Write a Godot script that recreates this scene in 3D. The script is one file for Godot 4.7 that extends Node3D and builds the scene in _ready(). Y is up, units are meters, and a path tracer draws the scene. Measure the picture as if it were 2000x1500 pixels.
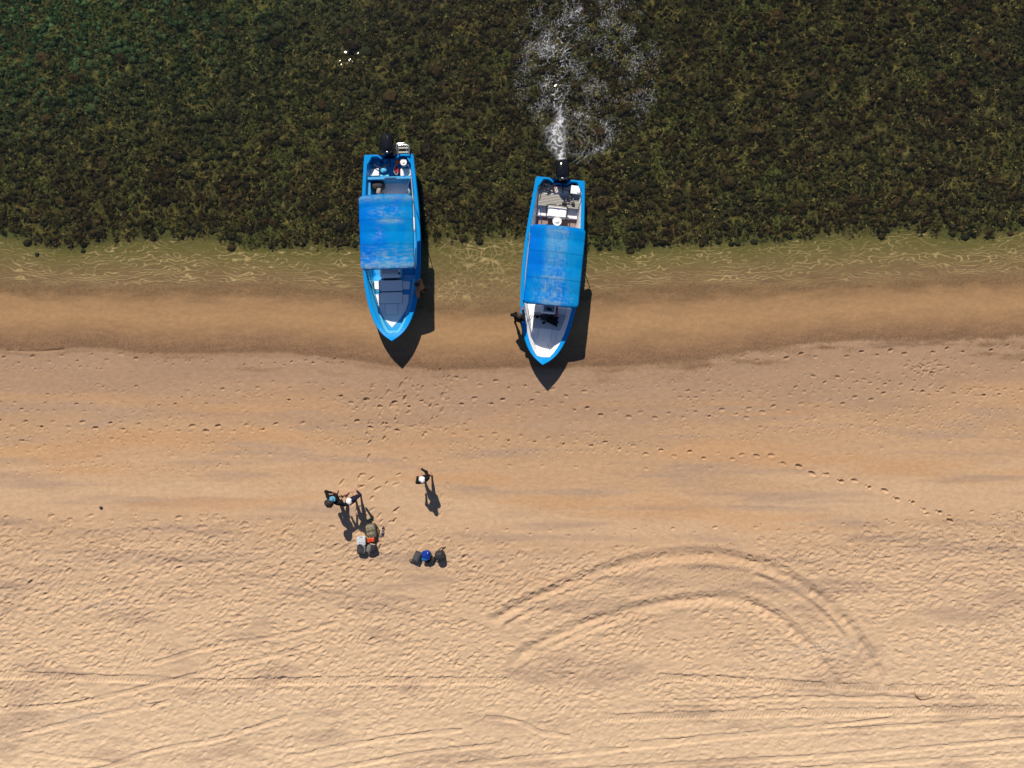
extends Node3D

# A beach seen straight down from thirty metres: x to the right of the picture, y up, z from the sea towards the land.
const EYE := 30.0          # height of the camera over the sea
const FOCAL := 1380.0      # pixels of the photograph (2000 wide) per unit of slope
const LIGHT := 1.56        # sunlit brightness over base colour, used to turn seen sand tones into base colours

var rng := RandomNumberGenerator.new()
var names := {}
var M := {}


# ---------------------------------------------------------------- small helpers
func at(px: float, py: float, h: float = 0.0) -> Vector3:
	return Vector3((px - 1000.0) * (EYE - h) / FOCAL, h, (py - 750.0) * (EYE - h) / FOCAL)


func on_sand(px: float, py: float) -> Vector3:
	var p := at(px, py, 0.3)
	for i in 3:
		p = at(px, py, ground_y(p.x, p.z))
	return p


func seen(r: float, g: float, b: float) -> Color:
	var c := Color(r / 255.0, g / 255.0, b / 255.0).srgb_to_linear()
	return Color(c.r / LIGHT, c.g / LIGHT, c.b / LIGHT)


func lin(r: float, g: float, b: float, a: float = 1.0) -> Color:
	var c := Color(r, g, b).linear_to_srgb()
	return Color(c.r, c.g, c.b, a)


func numbered(called: String) -> String:
	var n: int = names.get(called, 0)
	names[called] = n + 1
	return called if n == 0 else "%s_%03d" % [called, n]


func tag(o: Node, label: String, category: String = "", group: String = "", kind: String = "") -> Node:
	if label: o.set_meta("label", label)
	if category: o.set_meta("category", category)
	if group: o.set_meta("group", group)
	if kind: o.set_meta("kind", kind)
	return o


func thing(called: String, label: String, category: String, where: Transform3D, group: String = "") -> Node3D:
	var o := Node3D.new()
	o.name = numbered(called)
	add_child(o, true)
	o.transform = where
	tag(o, label, category, group)
	return o


func node_under(called: String, parent: Node3D) -> Node3D:
	var o := Node3D.new()
	o.name = called
	parent.add_child(o, true)
	return o


func tool() -> SurfaceTool:
	var st := SurfaceTool.new()
	st.begin(Mesh.PRIMITIVE_TRIANGLES)
	st.set_smooth_group(0)
	return st


func put(called: String, st: SurfaceTool, m: Material, parent: Node3D = null) -> MeshInstance3D:
	st.generate_normals()
	var o := MeshInstance3D.new()
	o.mesh = st.commit()
	o.material_override = null
	for i in o.mesh.get_surface_count():
		o.mesh.surface_set_material(i, m)
	o.name = called if parent else numbered(called)
	(parent if parent else self).add_child(o, true)
	return o


func mat(c: Color, rough: float = 0.6, metal: float = 0.0) -> StandardMaterial3D:
	var m := StandardMaterial3D.new()
	m.albedo_color = c
	m.roughness = rough
	m.metallic = metal
	return m


func vmat(rough: float, see_through: bool = false) -> StandardMaterial3D:
	var m := mat(Color.WHITE, rough)
	m.vertex_color_use_as_albedo = true
	if see_through:
		m.transparency = BaseMaterial3D.TRANSPARENCY_ALPHA
	return m


func noise(freq: float, s: int, octaves: int = 3) -> FastNoiseLite:
	var n := FastNoiseLite.new()
	n.seed = s
	n.frequency = freq
	n.noise_type = FastNoiseLite.TYPE_SIMPLEX_SMOOTH
	n.fractal_octaves = octaves
	if octaves == 1:
		n.fractal_type = FastNoiseLite.FRACTAL_NONE
	return n


func bumpy(m: StandardMaterial3D, tex: Texture2D, per_metre: float, strength: float) -> StandardMaterial3D:
	m.normal_enabled = true
	m.normal_texture = tex
	m.normal_scale = strength
	m.uv1_triplanar = true
	m.uv1_world_triplanar = false
	m.uv1_scale = Vector3.ONE * per_metre
	return m


func noise_normal(freq: float, s: int, strength: float, size: int = 256) -> NoiseTexture2D:
	var t := NoiseTexture2D.new()
	t.width = size
	t.height = size
	t.seamless = true
	t.as_normal_map = true
	t.bump_strength = strength
	t.noise = noise(freq, s, 4)
	return t


# a smooth curve y(x) through listed points
func curve_at(p: PackedVector2Array, x: float) -> float:
	if x <= p[0].x: return p[0].y
	for i in p.size() - 1:
		if x <= p[i + 1].x:
			var t := (x - p[i].x) / (p[i + 1].x - p[i].x)
			var a := p[maxi(i - 1, 0)]
			var d := p[mini(i + 2, p.size() - 1)]
			var b := p[i]
			var c := p[i + 1]
			var mb := (c.y - a.y) / maxf(c.x - a.x, 0.001) * (c.x - b.x)
			var mc := (d.y - b.y) / maxf(d.x - b.x, 0.001) * (c.x - b.x)
			var t2 := t * t
			var t3 := t2 * t
			return (2 * t3 - 3 * t2 + 1) * b.y + (t3 - 2 * t2 + t) * mb + (-2 * t3 + 3 * t2) * c.y + (t3 - t2) * mc
	return p[p.size() - 1].y


func smooth_path(p: PackedVector2Array, step: float) -> PackedVector2Array:
	var c := Curve2D.new()
	for i in p.size():
		var tangent := (p[mini(i + 1, p.size() - 1)] - p[maxi(i - 1, 0)]) / 6.0
		c.add_point(p[i], -tangent, tangent)
	c.bake_interval = step
	return c.get_baked_points()


# ---------------------------------------------------------------- shapes (all add triangles to a SurfaceTool)
func tri(st: SurfaceTool, a: Vector3, b: Vector3, c: Vector3) -> void:
	st.add_vertex(a)
	st.add_vertex(b)
	st.add_vertex(c)


func quad(st: SurfaceTool, a: Vector3, b: Vector3, c: Vector3, d: Vector3) -> void:
	tri(st, a, b, c)
	tri(st, a, c, d)


# a box with chamfered edges
func box(st: SurfaceTool, c: Vector3, size: Vector3, bevel: float = 0.01, turn: Basis = Basis.IDENTITY) -> void:
	st.set_smooth_group(-1)
	var h := size * 0.5
	bevel = minf(bevel, minf(h.x, minf(h.y, h.z)) * 0.9)
	var pt := func(sx: int, sy: int, sz: int, axis: int) -> Vector3:
		var v := Vector3(sx * (h.x - (0.0 if axis == 0 else bevel)), sy * (h.y - (0.0 if axis == 1 else bevel)), sz * (h.z - (0.0 if axis == 2 else bevel)))
		return c + turn * v
	for s in [-1, 1]:
		var q := [[-1, -1], [1, -1], [1, 1], [-1, 1]]
		if s < 0: q.reverse()
		quad(st, pt.call(s, q[3][0], q[3][1], 0), pt.call(s, q[2][0], q[2][1], 0), pt.call(s, q[1][0], q[1][1], 0), pt.call(s, q[0][0], q[0][1], 0))
		quad(st, pt.call(q[0][0], s, q[0][1], 1), pt.call(q[1][0], s, q[1][1], 1), pt.call(q[2][0], s, q[2][1], 1), pt.call(q[3][0], s, q[3][1], 1))
		quad(st, pt.call(q[3][0], q[3][1], s, 2), pt.call(q[2][0], q[2][1], s, 2), pt.call(q[1][0], q[1][1], s, 2), pt.call(q[0][0], q[0][1], s, 2))
	for s in [-1, 1]:
		for t in [-1, 1]:
			var f: bool = s * t > 0
			var e := [[pt.call(s, t, -1, 0), pt.call(s, t, 1, 0), pt.call(s, t, 1, 1), pt.call(s, t, -1, 1)],
				[pt.call(s, -1, t, 2), pt.call(s, 1, t, 2), pt.call(s, 1, t, 0), pt.call(s, -1, t, 0)],
				[pt.call(-1, s, t, 1), pt.call(1, s, t, 1), pt.call(1, s, t, 2), pt.call(-1, s, t, 2)]]
			for g in e:
				if f: quad(st, g[0], g[1], g[2], g[3])
				else: quad(st, g[3], g[2], g[1], g[0])
			for r in [-1, 1]:
				if s * t * r > 0: tri(st, pt.call(s, t, r, 0), pt.call(s, t, r, 2), pt.call(s, t, r, 1))
				else: tri(st, pt.call(s, t, r, 0), pt.call(s, t, r, 1), pt.call(s, t, r, 2))
	st.set_smooth_group(0)


# a tube of one or two radii along points
func tube(st: SurfaceTool, p: Array, r0: float, r1: float = -1.0, sides: int = 8) -> void:
	if r1 < 0: r1 = r0
	st.set_smooth_group(0)
	var rings := []
	var up := Vector3.UP
	for i in p.size():
		var d: Vector3 = (p[mini(i + 1, p.size() - 1)] - p[maxi(i - 1, 0)]).normalized()
		if absf(d.dot(up)) > 0.95: up = Vector3.RIGHT if absf(d.x) < 0.9 else Vector3.BACK
		var u := d.cross(up).normalized()
		var v := u.cross(d).normalized()
		var r := lerpf(r0, r1, float(i) / maxf(p.size() - 1, 1))
		var ring := []
		for k in sides:
			var a := TAU * k / sides
			ring.append(p[i] + (u * cos(a) + v * sin(a)) * r)
		rings.append(ring)
	for i in rings.size() - 1:
		for k in sides:
			var n := (k + 1) % sides
			quad(st, rings[i][k], rings[i][n], rings[i + 1][n], rings[i + 1][k])
	for k in range(1, sides - 1):
		tri(st, rings[0][0], rings[0][k + 1], rings[0][k])
		tri(st, rings[-1][0], rings[-1][k], rings[-1][k + 1])


func bent(points: Array, step: float = 0.05) -> Array:
	var c := Curve3D.new()
	for i in points.size():
		var t: Vector3 = (points[mini(i + 1, points.size() - 1)] - points[maxi(i - 1, 0)]) / 6.0
		c.add_point(points[i], -t, t)
	c.bake_interval = step
	return Array(c.get_baked_points())


# a turned shape about the y axis of xf; profile is (radius, height)
func lathe(st: SurfaceTool, profile: Array, xf: Transform3D, segs: int = 20) -> void:
	st.set_smooth_group(0)
	for i in profile.size() - 1:
		for k in segs:
			var a := TAU * k / segs
			var b := TAU * (k + 1) / segs
			var p: Vector2 = profile[i]
			var q: Vector2 = profile[i + 1]
			quad(st, xf * Vector3(p.x * cos(a), p.y, p.x * sin(a)), xf * Vector3(p.x * cos(b), p.y, p.x * sin(b)), xf * Vector3(q.x * cos(b), q.y, q.x * sin(b)), xf * Vector3(q.x * cos(a), q.y, q.x * sin(a)))


# a flat outline (x, z) given a thickness from y0 to y1, with a small chamfer on top
func slab(st: SurfaceTool, outline: PackedVector2Array, y0: float, y1: float, bevel: float = 0.006) -> void:
	st.set_smooth_group(-1)
	if Geometry2D.is_polygon_clockwise(outline):
		outline = outline.duplicate()
		outline.reverse()
	var inner := outline
	var grown := Geometry2D.offset_polygon(outline, -bevel, Geometry2D.JOIN_MITER)
	if grown.size() == 1 and grown[0].size() == outline.size():
		var g: PackedVector2Array = grown[0]
		var k := 0
		for i in g.size():
			if g[i].distance_to(outline[0]) < g[k].distance_to(outline[0]): k = i
		inner = PackedVector2Array()
		for i in g.size(): inner.append(g[(k + i) % g.size()])
	var idx := Geometry2D.triangulate_polygon(inner)
	for i in range(0, idx.size(), 3):
		var a := inner[idx[i]]
		var b := inner[idx[i + 1]]
		var c := inner[idx[i + 2]]
		if (b - a).cross(c - a) < 0:
			var t := b
			b = c
			c = t
		tri(st, Vector3(a.x, y1, a.y), Vector3(b.x, y1, b.y), Vector3(c.x, y1, c.y))
	var ym := y1 - (bevel if inner != outline else 0.0)
	for i in outline.size():
		var j := (i + 1) % outline.size()
		var a := outline[i]
		var b := outline[j]
		if inner != outline:
			quad(st, Vector3(inner[i].x, y1, inner[i].y), Vector3(a.x, ym, a.y), Vector3(b.x, ym, b.y), Vector3(inner[j].x, y1, inner[j].y))
		quad(st, Vector3(a.x, ym, a.y), Vector3(a.x, y0, a.y), Vector3(b.x, y0, b.y), Vector3(b.x, ym, b.y))
	st.set_smooth_group(0)


# a rounded body between ellipsoid (e = 1) and box (e small), dented by noise
func pillow(st: SurfaceTool, c: Vector3, r: Vector3, e: float, turn: Basis = Basis.IDENTITY, n: FastNoiseLite = null, dent: float = 0.0, rows: int = 14, cols: int = 24) -> void:
	st.set_smooth_group(0)
	var f := func(t: float) -> float: return signf(t) * pow(absf(t), e)
	var g := []
	for i in rows + 1:
		var line := []
		var v := -PI / 2 + PI * i / rows
		for k in cols + 1:
			var u := TAU * (k % cols) / cols
			var p := Vector3(r.x * f.call(cos(v)) * f.call(cos(u)), r.y * f.call(sin(v)), r.z * f.call(cos(v)) * f.call(sin(u)))
			if n: p *= 1.0 + dent * n.get_noise_3dv(p + c * 7.0)
			line.append(c + turn * p)
		g.append(line)
	for i in rows:
		for k in cols:
			quad(st, g[i][k], g[i + 1][k], g[i + 1][k + 1], g[i][k + 1])


# rows of points joined into a skin
func skin(st: SurfaceTool, rows: Array, flip: bool = false) -> void:
	for i in rows.size() - 1:
		for k in rows[i].size() - 1:
			if flip: quad(st, rows[i][k], rows[i + 1][k], rows[i + 1][k + 1], rows[i][k + 1])
			else: quad(st, rows[i][k], rows[i][k + 1], rows[i + 1][k + 1], rows[i + 1][k])


# ---------------------------------------------------------------- the scene
func _ready() -> void:
	rng.seed = 20240611
	# camera: a drone looking straight down
	var cam := Camera3D.new()
	cam.name = "camera"
	add_child(cam)
	cam.position = Vector3(0, EYE, 0)
	cam.rotation = Vector3(-PI / 2, 0, 0)
	cam.fov = rad_to_deg(2.0 * atan(750.0 / FOCAL))
	cam.near = 0.1
	cam.far = 2000.0
	cam.current = true
	# sky, exposure
	var env := Environment.new()
	env.background_mode = Environment.BG_SKY
	var sky := Sky.new()
	var sm := ProceduralSkyMaterial.new()
	sm.sky_top_color = lin(0.075, 0.12, 0.24)
	sm.sky_horizon_color = lin(0.19, 0.22, 0.27)
	sm.sky_curve = 0.12
	sm.ground_horizon_color = lin(0.19, 0.22, 0.27)
	sm.ground_bottom_color = lin(0.12, 0.10, 0.08)
	sm.sun_angle_max = 12.0
	sm.sun_curve = 0.1
	sky.sky_material = sm
	env.sky = sky
	env.tonemap_mode = Environment.TONE_MAPPER_LINEAR
	env.tonemap_exposure = 1.22
	env.sdfgi_enabled = true
	env.ssao_enabled = true
	env.ssil_enabled = true
	var we := WorldEnvironment.new()
	we.name = "world_environment"
	we.environment = env
	add_child(we)
	# sun: from the sea side, a little to the left
	var sun := DirectionalLight3D.new()
	sun.name = "sun"
	add_child(sun)
	var az := deg_to_rad(13.2)
	var el := deg_to_rad(44.5)
	sun.look_at_from_position(Vector3.ZERO, Vector3(sin(az) * cos(el), -sin(el), cos(az) * cos(el)), Vector3.UP)
	sun.light_energy = 1.6
	sun.light_color = Color(1.0, 0.97, 0.92)
	sun.light_angular_distance = 0.5
	sun.shadow_enabled = true
	boat_frames = [frame_of(Vector2(759, 302), Vector2(765, 667)), frame_of(Vector2(1095, 349.5), Vector2(1060, 712))]
	make_materials()
	build_sand()
	build_water()
	build_reef()
	build_caustics_and_foam()
	build_boats()
	build_people()
	build_gear()
	build_litter()


# ---------------------------------------------------------------- sand
# where the bands of the beach lie, as seen (pixels of the photograph)
var reef_line := PackedVector2Array([Vector2(-300, 462), Vector2(0, 462), Vector2(100, 484), Vector2(200, 472), Vector2(300, 466), Vector2(400, 463), Vector2(450, 476), Vector2(560, 483), Vector2(700, 480), Vector2(850, 470), Vector2(1000, 462), Vector2(1160, 482), Vector2(1230, 490), Vector2(1300, 480), Vector2(1400, 472), Vector2(1500, 471), Vector2(1600, 460), Vector2(1700, 455), Vector2(1800, 450), Vector2(1900, 464), Vector2(2000, 450), Vector2(2300, 450)])
var water_line := PackedVector2Array([Vector2(-300, 548), Vector2(0, 548), Vector2(300, 552), Vector2(500, 548), Vector2(700, 562), Vector2(850, 580), Vector2(1000, 585), Vector2(1150, 562), Vector2(1300, 550), Vector2(1600, 546), Vector2(1800, 536), Vector2(2000, 530), Vector2(2300, 530)])
var wet_line := PackedVector2Array([Vector2(-300, 684), Vector2(0, 684), Vector2(110, 683), Vector2(170, 679), Vector2(300, 690), Vector2(430, 690), Vector2(520, 688), Vector2(600, 694), Vector2(700, 706), Vector2(850, 722), Vector2(1000, 719), Vector2(1150, 717), Vector2(1300, 712), Vector2(1430, 699), Vector2(1500, 682), Vector2(1600, 670), Vector2(1750, 666), Vector2(2000, 662), Vector2(2300, 662)])
var dry_line := PackedVector2Array([Vector2(-300, 1008), Vector2(0, 1006), Vector2(200, 1000), Vector2(400, 1000), Vector2(700, 1012), Vector2(900, 1034), Vector2(1100, 1056), Vector2(1300, 1062), Vector2(1500, 1046), Vector2(1700, 1012), Vector2(2000, 985), Vector2(2300, 985)])
var band_tones := [[-1.0, 66, 64, 36], [-0.05, 84, 80, 42], [0.15, 104, 98, 52], [0.5, 122, 107, 66], [0.85, 132, 108, 75], [1.02, 131, 105, 77], [1.14, 138, 110, 80], [1.3, 170, 134, 97], [1.5, 182, 144, 104], [1.68, 168, 132, 97], [1.85, 150, 117, 89], [1.97, 139, 109, 84], [1.99, 146, 116, 90], [2.04, 179, 146, 118], [2.3, 187, 153, 123], [2.5, 202, 164, 127], [2.7, 207, 169, 132], [2.85, 216, 180, 144], [3.0, 213, 176, 140], [3.15, 216, 181, 146], [3.5, 225, 191, 155], [4.1, 235, 203, 167], [6.0, 235, 203, 167]]

const X0 := -22.428
const DX := 0.042
const NX := 1069
const Z0 := -4.2
const DZ := 0.034
const NZ := 640
var gx := PackedFloat32Array()
var gz := PackedFloat32Array()
var gh := PackedFloat32Array()
var fine_x := 0
var fine_z := 0


func place_u(px: float, py: float) -> float:
	return band_u(py, curve_at(reef_line, px), curve_at(water_line, px), curve_at(wet_line, px), curve_at(dry_line, px))


func band_u(py: float, a: float, b: float, c: float, d: float) -> float:
	if py < a: return maxf((py - a) / 460.0, -3.0)
	if py < b: return (py - a) / (b - a)
	if py < c: return 1.0 + (py - b) / (c - b)
	if py < d: return 2.0 + (py - c) / (d - c)
	return 3.0 + (py - d) / 460.0


func height_u(u: float) -> float:
	if u < 0.0: return -0.27 + u * 0.42
	if u < 1.0: return lerpf(-0.27, 0.0, pow(u, 0.85))
	if u < 2.0: return lerpf(0.0, 0.17, u - 1.0)
	if u < 3.0: return lerpf(0.17, 0.50, u - 2.0)
	return 0.50 + minf(u - 3.0, 3.0) * 0.16


func ground_y(x: float, z: float) -> float:
	var i := clampi(int((x - X0) / DX + 0.5), 0, NX - 1) + fine_x
	var j := fine_z + clampi(int((z - Z0) / DZ + 0.5), 0, NZ - 1)
	if z < Z0:
		j = 0
		while gz[j + 1] < z: j += 1
	return gh[j * gx.size() + i]


# a hollow pressed into the sand, with a raised rim
func dent(x: float, z: float, a: float, b: float, turn: float, depth: float, rim: float) -> void:
	var reach := maxf(a, b) * 1.7
	var i0 := maxi(int((x - reach - X0) / DX), 0)
	var i1 := mini(int((x + reach - X0) / DX) + 1, NX - 1)
	var j0 := maxi(int((z - reach - Z0) / DZ), 0)
	var j1 := mini(int((z + reach - Z0) / DZ) + 1, NZ - 1)
	var cs := cos(turn)
	var sn := sin(turn)
	var w := gx.size()
	for j in range(j0, j1 + 1):
		var dz := Z0 + j * DZ - z
		var row := (fine_z + j) * w + fine_x
		for i in range(i0, i1 + 1):
			var dx := X0 + i * DX - x
			var p := (dx * cs + dz * sn) / a
			var q := (dz * cs - dx * sn) / b
			var d := p * p + q * q
			if d < 1.0:
				gh[row + i] -= depth * (1.0 - d * d * d)
			elif d < 2.9:
				gh[row + i] += rim * sin(PI * (sqrt(d) - 1.0) / 0.703)


func trail(points: Array, gap: float, long: float, deep: float, side: float = 5.0, skip: float = 0.0) -> void:
	var line := PackedVector2Array()
	for p in points: line.append(p)
	line = smooth_path(line, 1.0)
	var run := gap * rng.randf()
	var foot := 1.0
	for i in line.size() - 1:
		run += line[i].distance_to(line[i + 1])
		if run < gap: continue
		run -= gap * rng.randf_range(0.92, 1.08)
		foot = -foot
		if rng.randf() < skip: continue
		var d := (line[i + 1] - line[i]).normalized()
		var p := line[i] + Vector2(-d.y, d.x) * foot * side
		var w := at(p.x + rng.randf_range(-2, 2), p.y + rng.randf_range(-1, 1), 0.35)
		var turn := d.angle() + foot * 0.12 + rng.randf_range(-0.15, 0.15)
		var s := rng.randf_range(0.85, 1.15)
		var fwd := Vector2.from_angle(turn)
		var k := deep * rng.randf_range(0.4, 1.05)
		long *= rng.randf_range(0.96, 1.03)
		if rng.randf() < 0.5:
			dent(w.x, w.z, long * 0.52 * s, long * 0.25 * s, turn, k * 1.7, k * 0.3)
		else:
			dent(w.x + fwd.x * long * 0.22, w.z + fwd.y * long * 0.22, long * 0.30 * s, long * 0.22 * s, turn, k * 1.6, k * 0.25)
			dent(w.x - fwd.x * long * 0.26, w.z - fwd.y * long * 0.26, long * 0.20 * s, long * 0.17 * s, turn, k * 0.9, k * 0.15)


# tyre ruts along lines: flat floor, sharp shoulders
func ruts(lines: Array, half: float, deep: float, rim: float, tread: float = 0.0, bank: float = 0.16) -> void:
	var near := PackedFloat32Array()
	var along := PackedFloat32Array()
	near.resize(NX * NZ)
	along.resize(NX * NZ)
	near.fill(9.0)
	var reach := half + bank + 0.06
	for l in lines:
		var src := PackedVector2Array()
		for p in l: src.append(Vector2(at(p.x, p.y, 0.6).x, at(p.x, p.y, 0.6).z))
		var line := smooth_path(src, 0.25)
		var run := 0.0
		for s in line.size() - 1:
			var a := line[s]
			var b := line[s + 1]
			var ab := b - a
			var len2 := maxf(ab.length_squared(), 1e-6)
			var i0 := maxi(int((minf(a.x, b.x) - reach - X0) / DX), 0)
			var i1 := mini(int((maxf(a.x, b.x) + reach - X0) / DX) + 1, NX - 1)
			var j0 := maxi(int((minf(a.y, b.y) - reach - Z0) / DZ), 0)
			var j1 := mini(int((maxf(a.y, b.y) + reach - Z0) / DZ) + 1, NZ - 1)
			for j in range(j0, j1 + 1):
				for i in range(i0, i1 + 1):
					var p := Vector2(X0 + i * DX, Z0 + j * DZ)
					var t := clampf((p - a).dot(ab) / len2, 0.0, 1.0)
					var d := (p - a - ab * t).length()
					if d < near[j * NX + i]:
						near[j * NX + i] = d
						along[j * NX + i] = run + t * sqrt(len2)
			run += sqrt(len2)
	var wob := noise(0.9, 77, 2)
	var w := gx.size()
	for j in NZ:
		for i in NX:
			var d := near[j * NX + i]
			if d > 1.0: continue
			var k := (fine_z + j) * w + fine_x + i
			var n := wob.get_noise_2d(i * DX, j * DZ)
			d += n * 0.05
			var fade := clampf(0.85 + n * 0.7, 0.45, 1.1)
			if bank > 0.2 and d < half:
				gh[k] = lerpf(gh[k], smooth_ground(i, j), 0.45 * fade) - deep * fade * (0.5 + 0.5 * cos(PI * d / half))
				if tread > 0.0: gh[k] += tread * clampf(n * 3.0 + 0.3, 0.0, 1.0) * sin(along[j * NX + i] * TAU / 0.42 + d * 6.0)
			elif d < half:
				var rough := 0.35
				gh[k] = lerpf(gh[k], gh[k] * rough + height_u(place_u(1000 + 46.8 * (X0 + i * DX), 750 + 46.8 * (Z0 + j * DZ))) * (1 - rough), fade) - deep * fade * (1.0 - 0.3 * pow(d / half, 2.0))
				if tread > 0.0: gh[k] += tread * sin(along[j * NX + i] * TAU / 0.16 + d * 14.0)
			elif d < half + bank:
				gh[k] += rim * fade * sin(PI * pow((d - half) / bank, 0.8))


var patchy: FastNoiseLite


func smooth_noise(x: float, z: float) -> float:
	if patchy == null: patchy = noise(0.8, 66, 2)
	return patchy.get_noise_2d(x, z)


func smooth_ground(i: int, j: int) -> float:
	return height_u(place_u(1000 + 46.8 * (X0 + i * DX), 750 + 46.8 * (Z0 + j * DZ)))


func build_sand() -> void:
	for v in [-420, -200, -110, -65, -42, -31, -26, -23.6, -22.8]: gx.append(v)
	fine_x = gx.size()
	for i in NX: gx.append(X0 + i * DX)
	for v in [22.8, 23.6, 26, 31, 42, 65, 110, 200, 420]: gx.append(v)
	for v in [-420, -200, -110, -65, -42, -30, -24, -20.5, -18.6]: gz.append(v)
	var z := -17.6
	while z < -6.6:
		gz.append(z)
		z += 0.08
	while z < Z0 - 0.03:
		gz.append(z)
		z += 0.05
	fine_z = gz.size()
	for j in NZ: gz.append(Z0 + j * DZ)
	for v in [17.8, 18.6, 20, 23, 28, 40, 70, 150, 420]: gz.append(v)
	var w := gx.size()
	var n := w * gz.size()
	gh.resize(n)
	var us := PackedFloat32Array()
	us.resize(n)
	var ra := PackedFloat32Array()
	var rb := PackedFloat32Array()
	var rc := PackedFloat32Array()
	var rd := PackedFloat32Array()
	var edge := noise(1.0, 19, 2)
	for i in w:
		var px := 1000.0 + 46.5 * gx[i]
		ra.append(curve_at(reef_line, px))
		rb.append(curve_at(water_line, px))
		rc.append(curve_at(wet_line, px) + 3.2 * edge.get_noise_2d(gx[i] * 0.8, 0.0) + 1.6 * edge.get_noise_2d(gx[i] * 4.0, 9.0))
		rd.append(curve_at(dry_line, px))
	var swell := noise(0.22, 5, 2)
	var lumps := noise(1.0, 11, 3)
	var ridges := noise(1.0, 12, 2)
	var wob := noise(0.35, 3, 2)
	for j in gz.size():
		var zz := gz[j]
		var py := 750.0 + zz * (46.0 if zz < 0 else 46.0 + 0.05 * zz)
		for i in w:
			var x := gx[i]
			var u := band_u(py, ra[i], rb[i], rc[i], rd[i])
			var k := j * w + i
			us[k] = u
			var h := height_u(u) + 0.025 * swell.get_noise_2d(x, zz * 1.6)
			if u > 2.0: h += 0.018 * clampf((u - 2.0) * 60.0, 0.0, 1.0)
			if u < 0.0: h += 0.07 * lumps.get_noise_2d(x * 0.8, zz * 0.8)
			if u > 2.85:
				var dry := clampf((u - 2.98 + 0.12 * wob.get_noise_2d(x, zz * 2.0)) * 5.0, 0.0, 1.0)
				if dry > 0.0:
					h += dry * (0.75 + 0.5 * wob.get_noise_2d(x * 0.4 + 50.0, zz * 0.8)) * (0.026 * ridges.get_noise_2d(x * 1.3 - zz * 0.7, zz * 3.0 + x * 0.6) + 0.013 * lumps.get_noise_2d(x * 3.6, zz * 6.5))
			elif u > 2.0:
				h += 0.004 * lumps.get_noise_2d(x * 2.0, zz * 6.0)
			h += rng.randf() * (0.0035 if u > 1.0 and u < 2.0 else 0.0026)
			gh[k] = h
	# ruts of a vehicle that turned on the dry sand, and straight ones along the beach
	ruts([[Vector2(0, 1318), Vector2(250, 1325), Vector2(400, 1332), Vector2(700, 1328), Vector2(1000, 1330)], [Vector2(1290, 1322), Vector2(1500, 1332), Vector2(1700, 1342), Vector2(2000, 1345)], [Vector2(1180, 1402), Vector2(1500, 1392), Vector2(2010, 1384)]], 0.15, 0.020, 0.014, 0.012)
	ruts([[Vector2(-20, 1508), Vector2(180, 1502), Vector2(290, 1468), Vector2(430, 1440), Vector2(560, 1400)], [Vector2(60, 1470), Vector2(150, 1480), Vector2(215, 1486)], [Vector2(950, 1400), Vector2(1010, 1408), Vector2(1060, 1430), Vector2(1110, 1436)], [Vector2(900, 1490), Vector2(1150, 1468), Vector2(1450, 1436), Vector2(1700, 1420), Vector2(2010, 1402)], [Vector2(1000, 1510), Vector2(1400, 1486), Vector2(1700, 1468), Vector2(2010, 1440)], [Vector2(300, 1295), Vector2(420, 1262), Vector2(560, 1240), Vector2(660, 1215)], [Vector2(330, 1330), Vector2(470, 1295), Vector2(620, 1258)], [Vector2(1560, 1500), Vector2(1800, 1484), Vector2(2010, 1470)], [Vector2(1230, 1452), Vector2(1500, 1428), Vector2(1760, 1400)], [Vector2(560, 1478), Vector2(760, 1440), Vector2(900, 1425)], [Vector2(620, 1505), Vector2(820, 1470), Vector2(980, 1452)], [Vector2(1330, 1370), Vector2(1600, 1362), Vector2(1900, 1366)], [Vector2(0, 1385), Vector2(150, 1372), Vector2(330, 1330)], [Vector2(20, 1440), Vector2(180, 1400), Vector2(330, 1370)]], 0.09, 0.018, 0.012)
	ruts([[Vector2(965, 1212), Vector2(1040, 1171), Vector2(1110, 1143), Vector2(1180, 1115), Vector2(1250, 1096), Vector2(1320, 1086), Vector2(1390, 1085), Vector2(1460, 1095), Vector2(1520, 1116), Vector2(1590, 1157), Vector2(1625, 1185), Vector2(1655, 1217), Vector2(1680, 1252), Vector2(1700, 1284), Vector2(1721, 1332)], [Vector2(1000, 1292), Vector2(1040, 1265), Vector2(1110, 1231), Vector2(1180, 1207), Vector2(1250, 1188), Vector2(1320, 1175), Vector2(1390, 1169), Vector2(1442, 1172), Vector2(1495, 1192), Vector2(1530, 1214), Vector2(1568, 1249), Vector2(1598, 1280), Vector2(1625, 1320), Vector2(1637, 1338)]], 0.26, 0.084, 0.026, 0.022, 0.26)
	ruts([[Vector2(990, 1220), Vector2(1060, 1181), Vector2(1130, 1153), Vector2(1200, 1127)], [Vector2(1480, 1126), Vector2(1540, 1150), Vector2(1600, 1192), Vector2(1640, 1232), Vector2(1668, 1270)], [Vector2(1060, 1272), Vector2(1130, 1240), Vector2(1220, 1208)]], 0.14, 0.050, 0.014, 0.0, 0.21)
	ruts([[Vector2(0, 684), Vector2(60, 685), Vector2(112, 682)]], 0.03, 0.05, 0.01)
	# footprints
	trail([Vector2(-10, 704), Vector2(120, 700), Vector2(330, 694)], 29, 0.24, 0.030)
	trail([Vector2(-10, 828), Vector2(180, 830), Vector2(340, 838), Vector2(520, 834), Vector2(690, 828), Vector2(800, 838), Vector2(890, 844), Vector2(1000, 856), Vector2(1170, 867), Vector2(1290, 884), Vector2(1440, 893)], 27, 0.27, 0.040)
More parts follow.
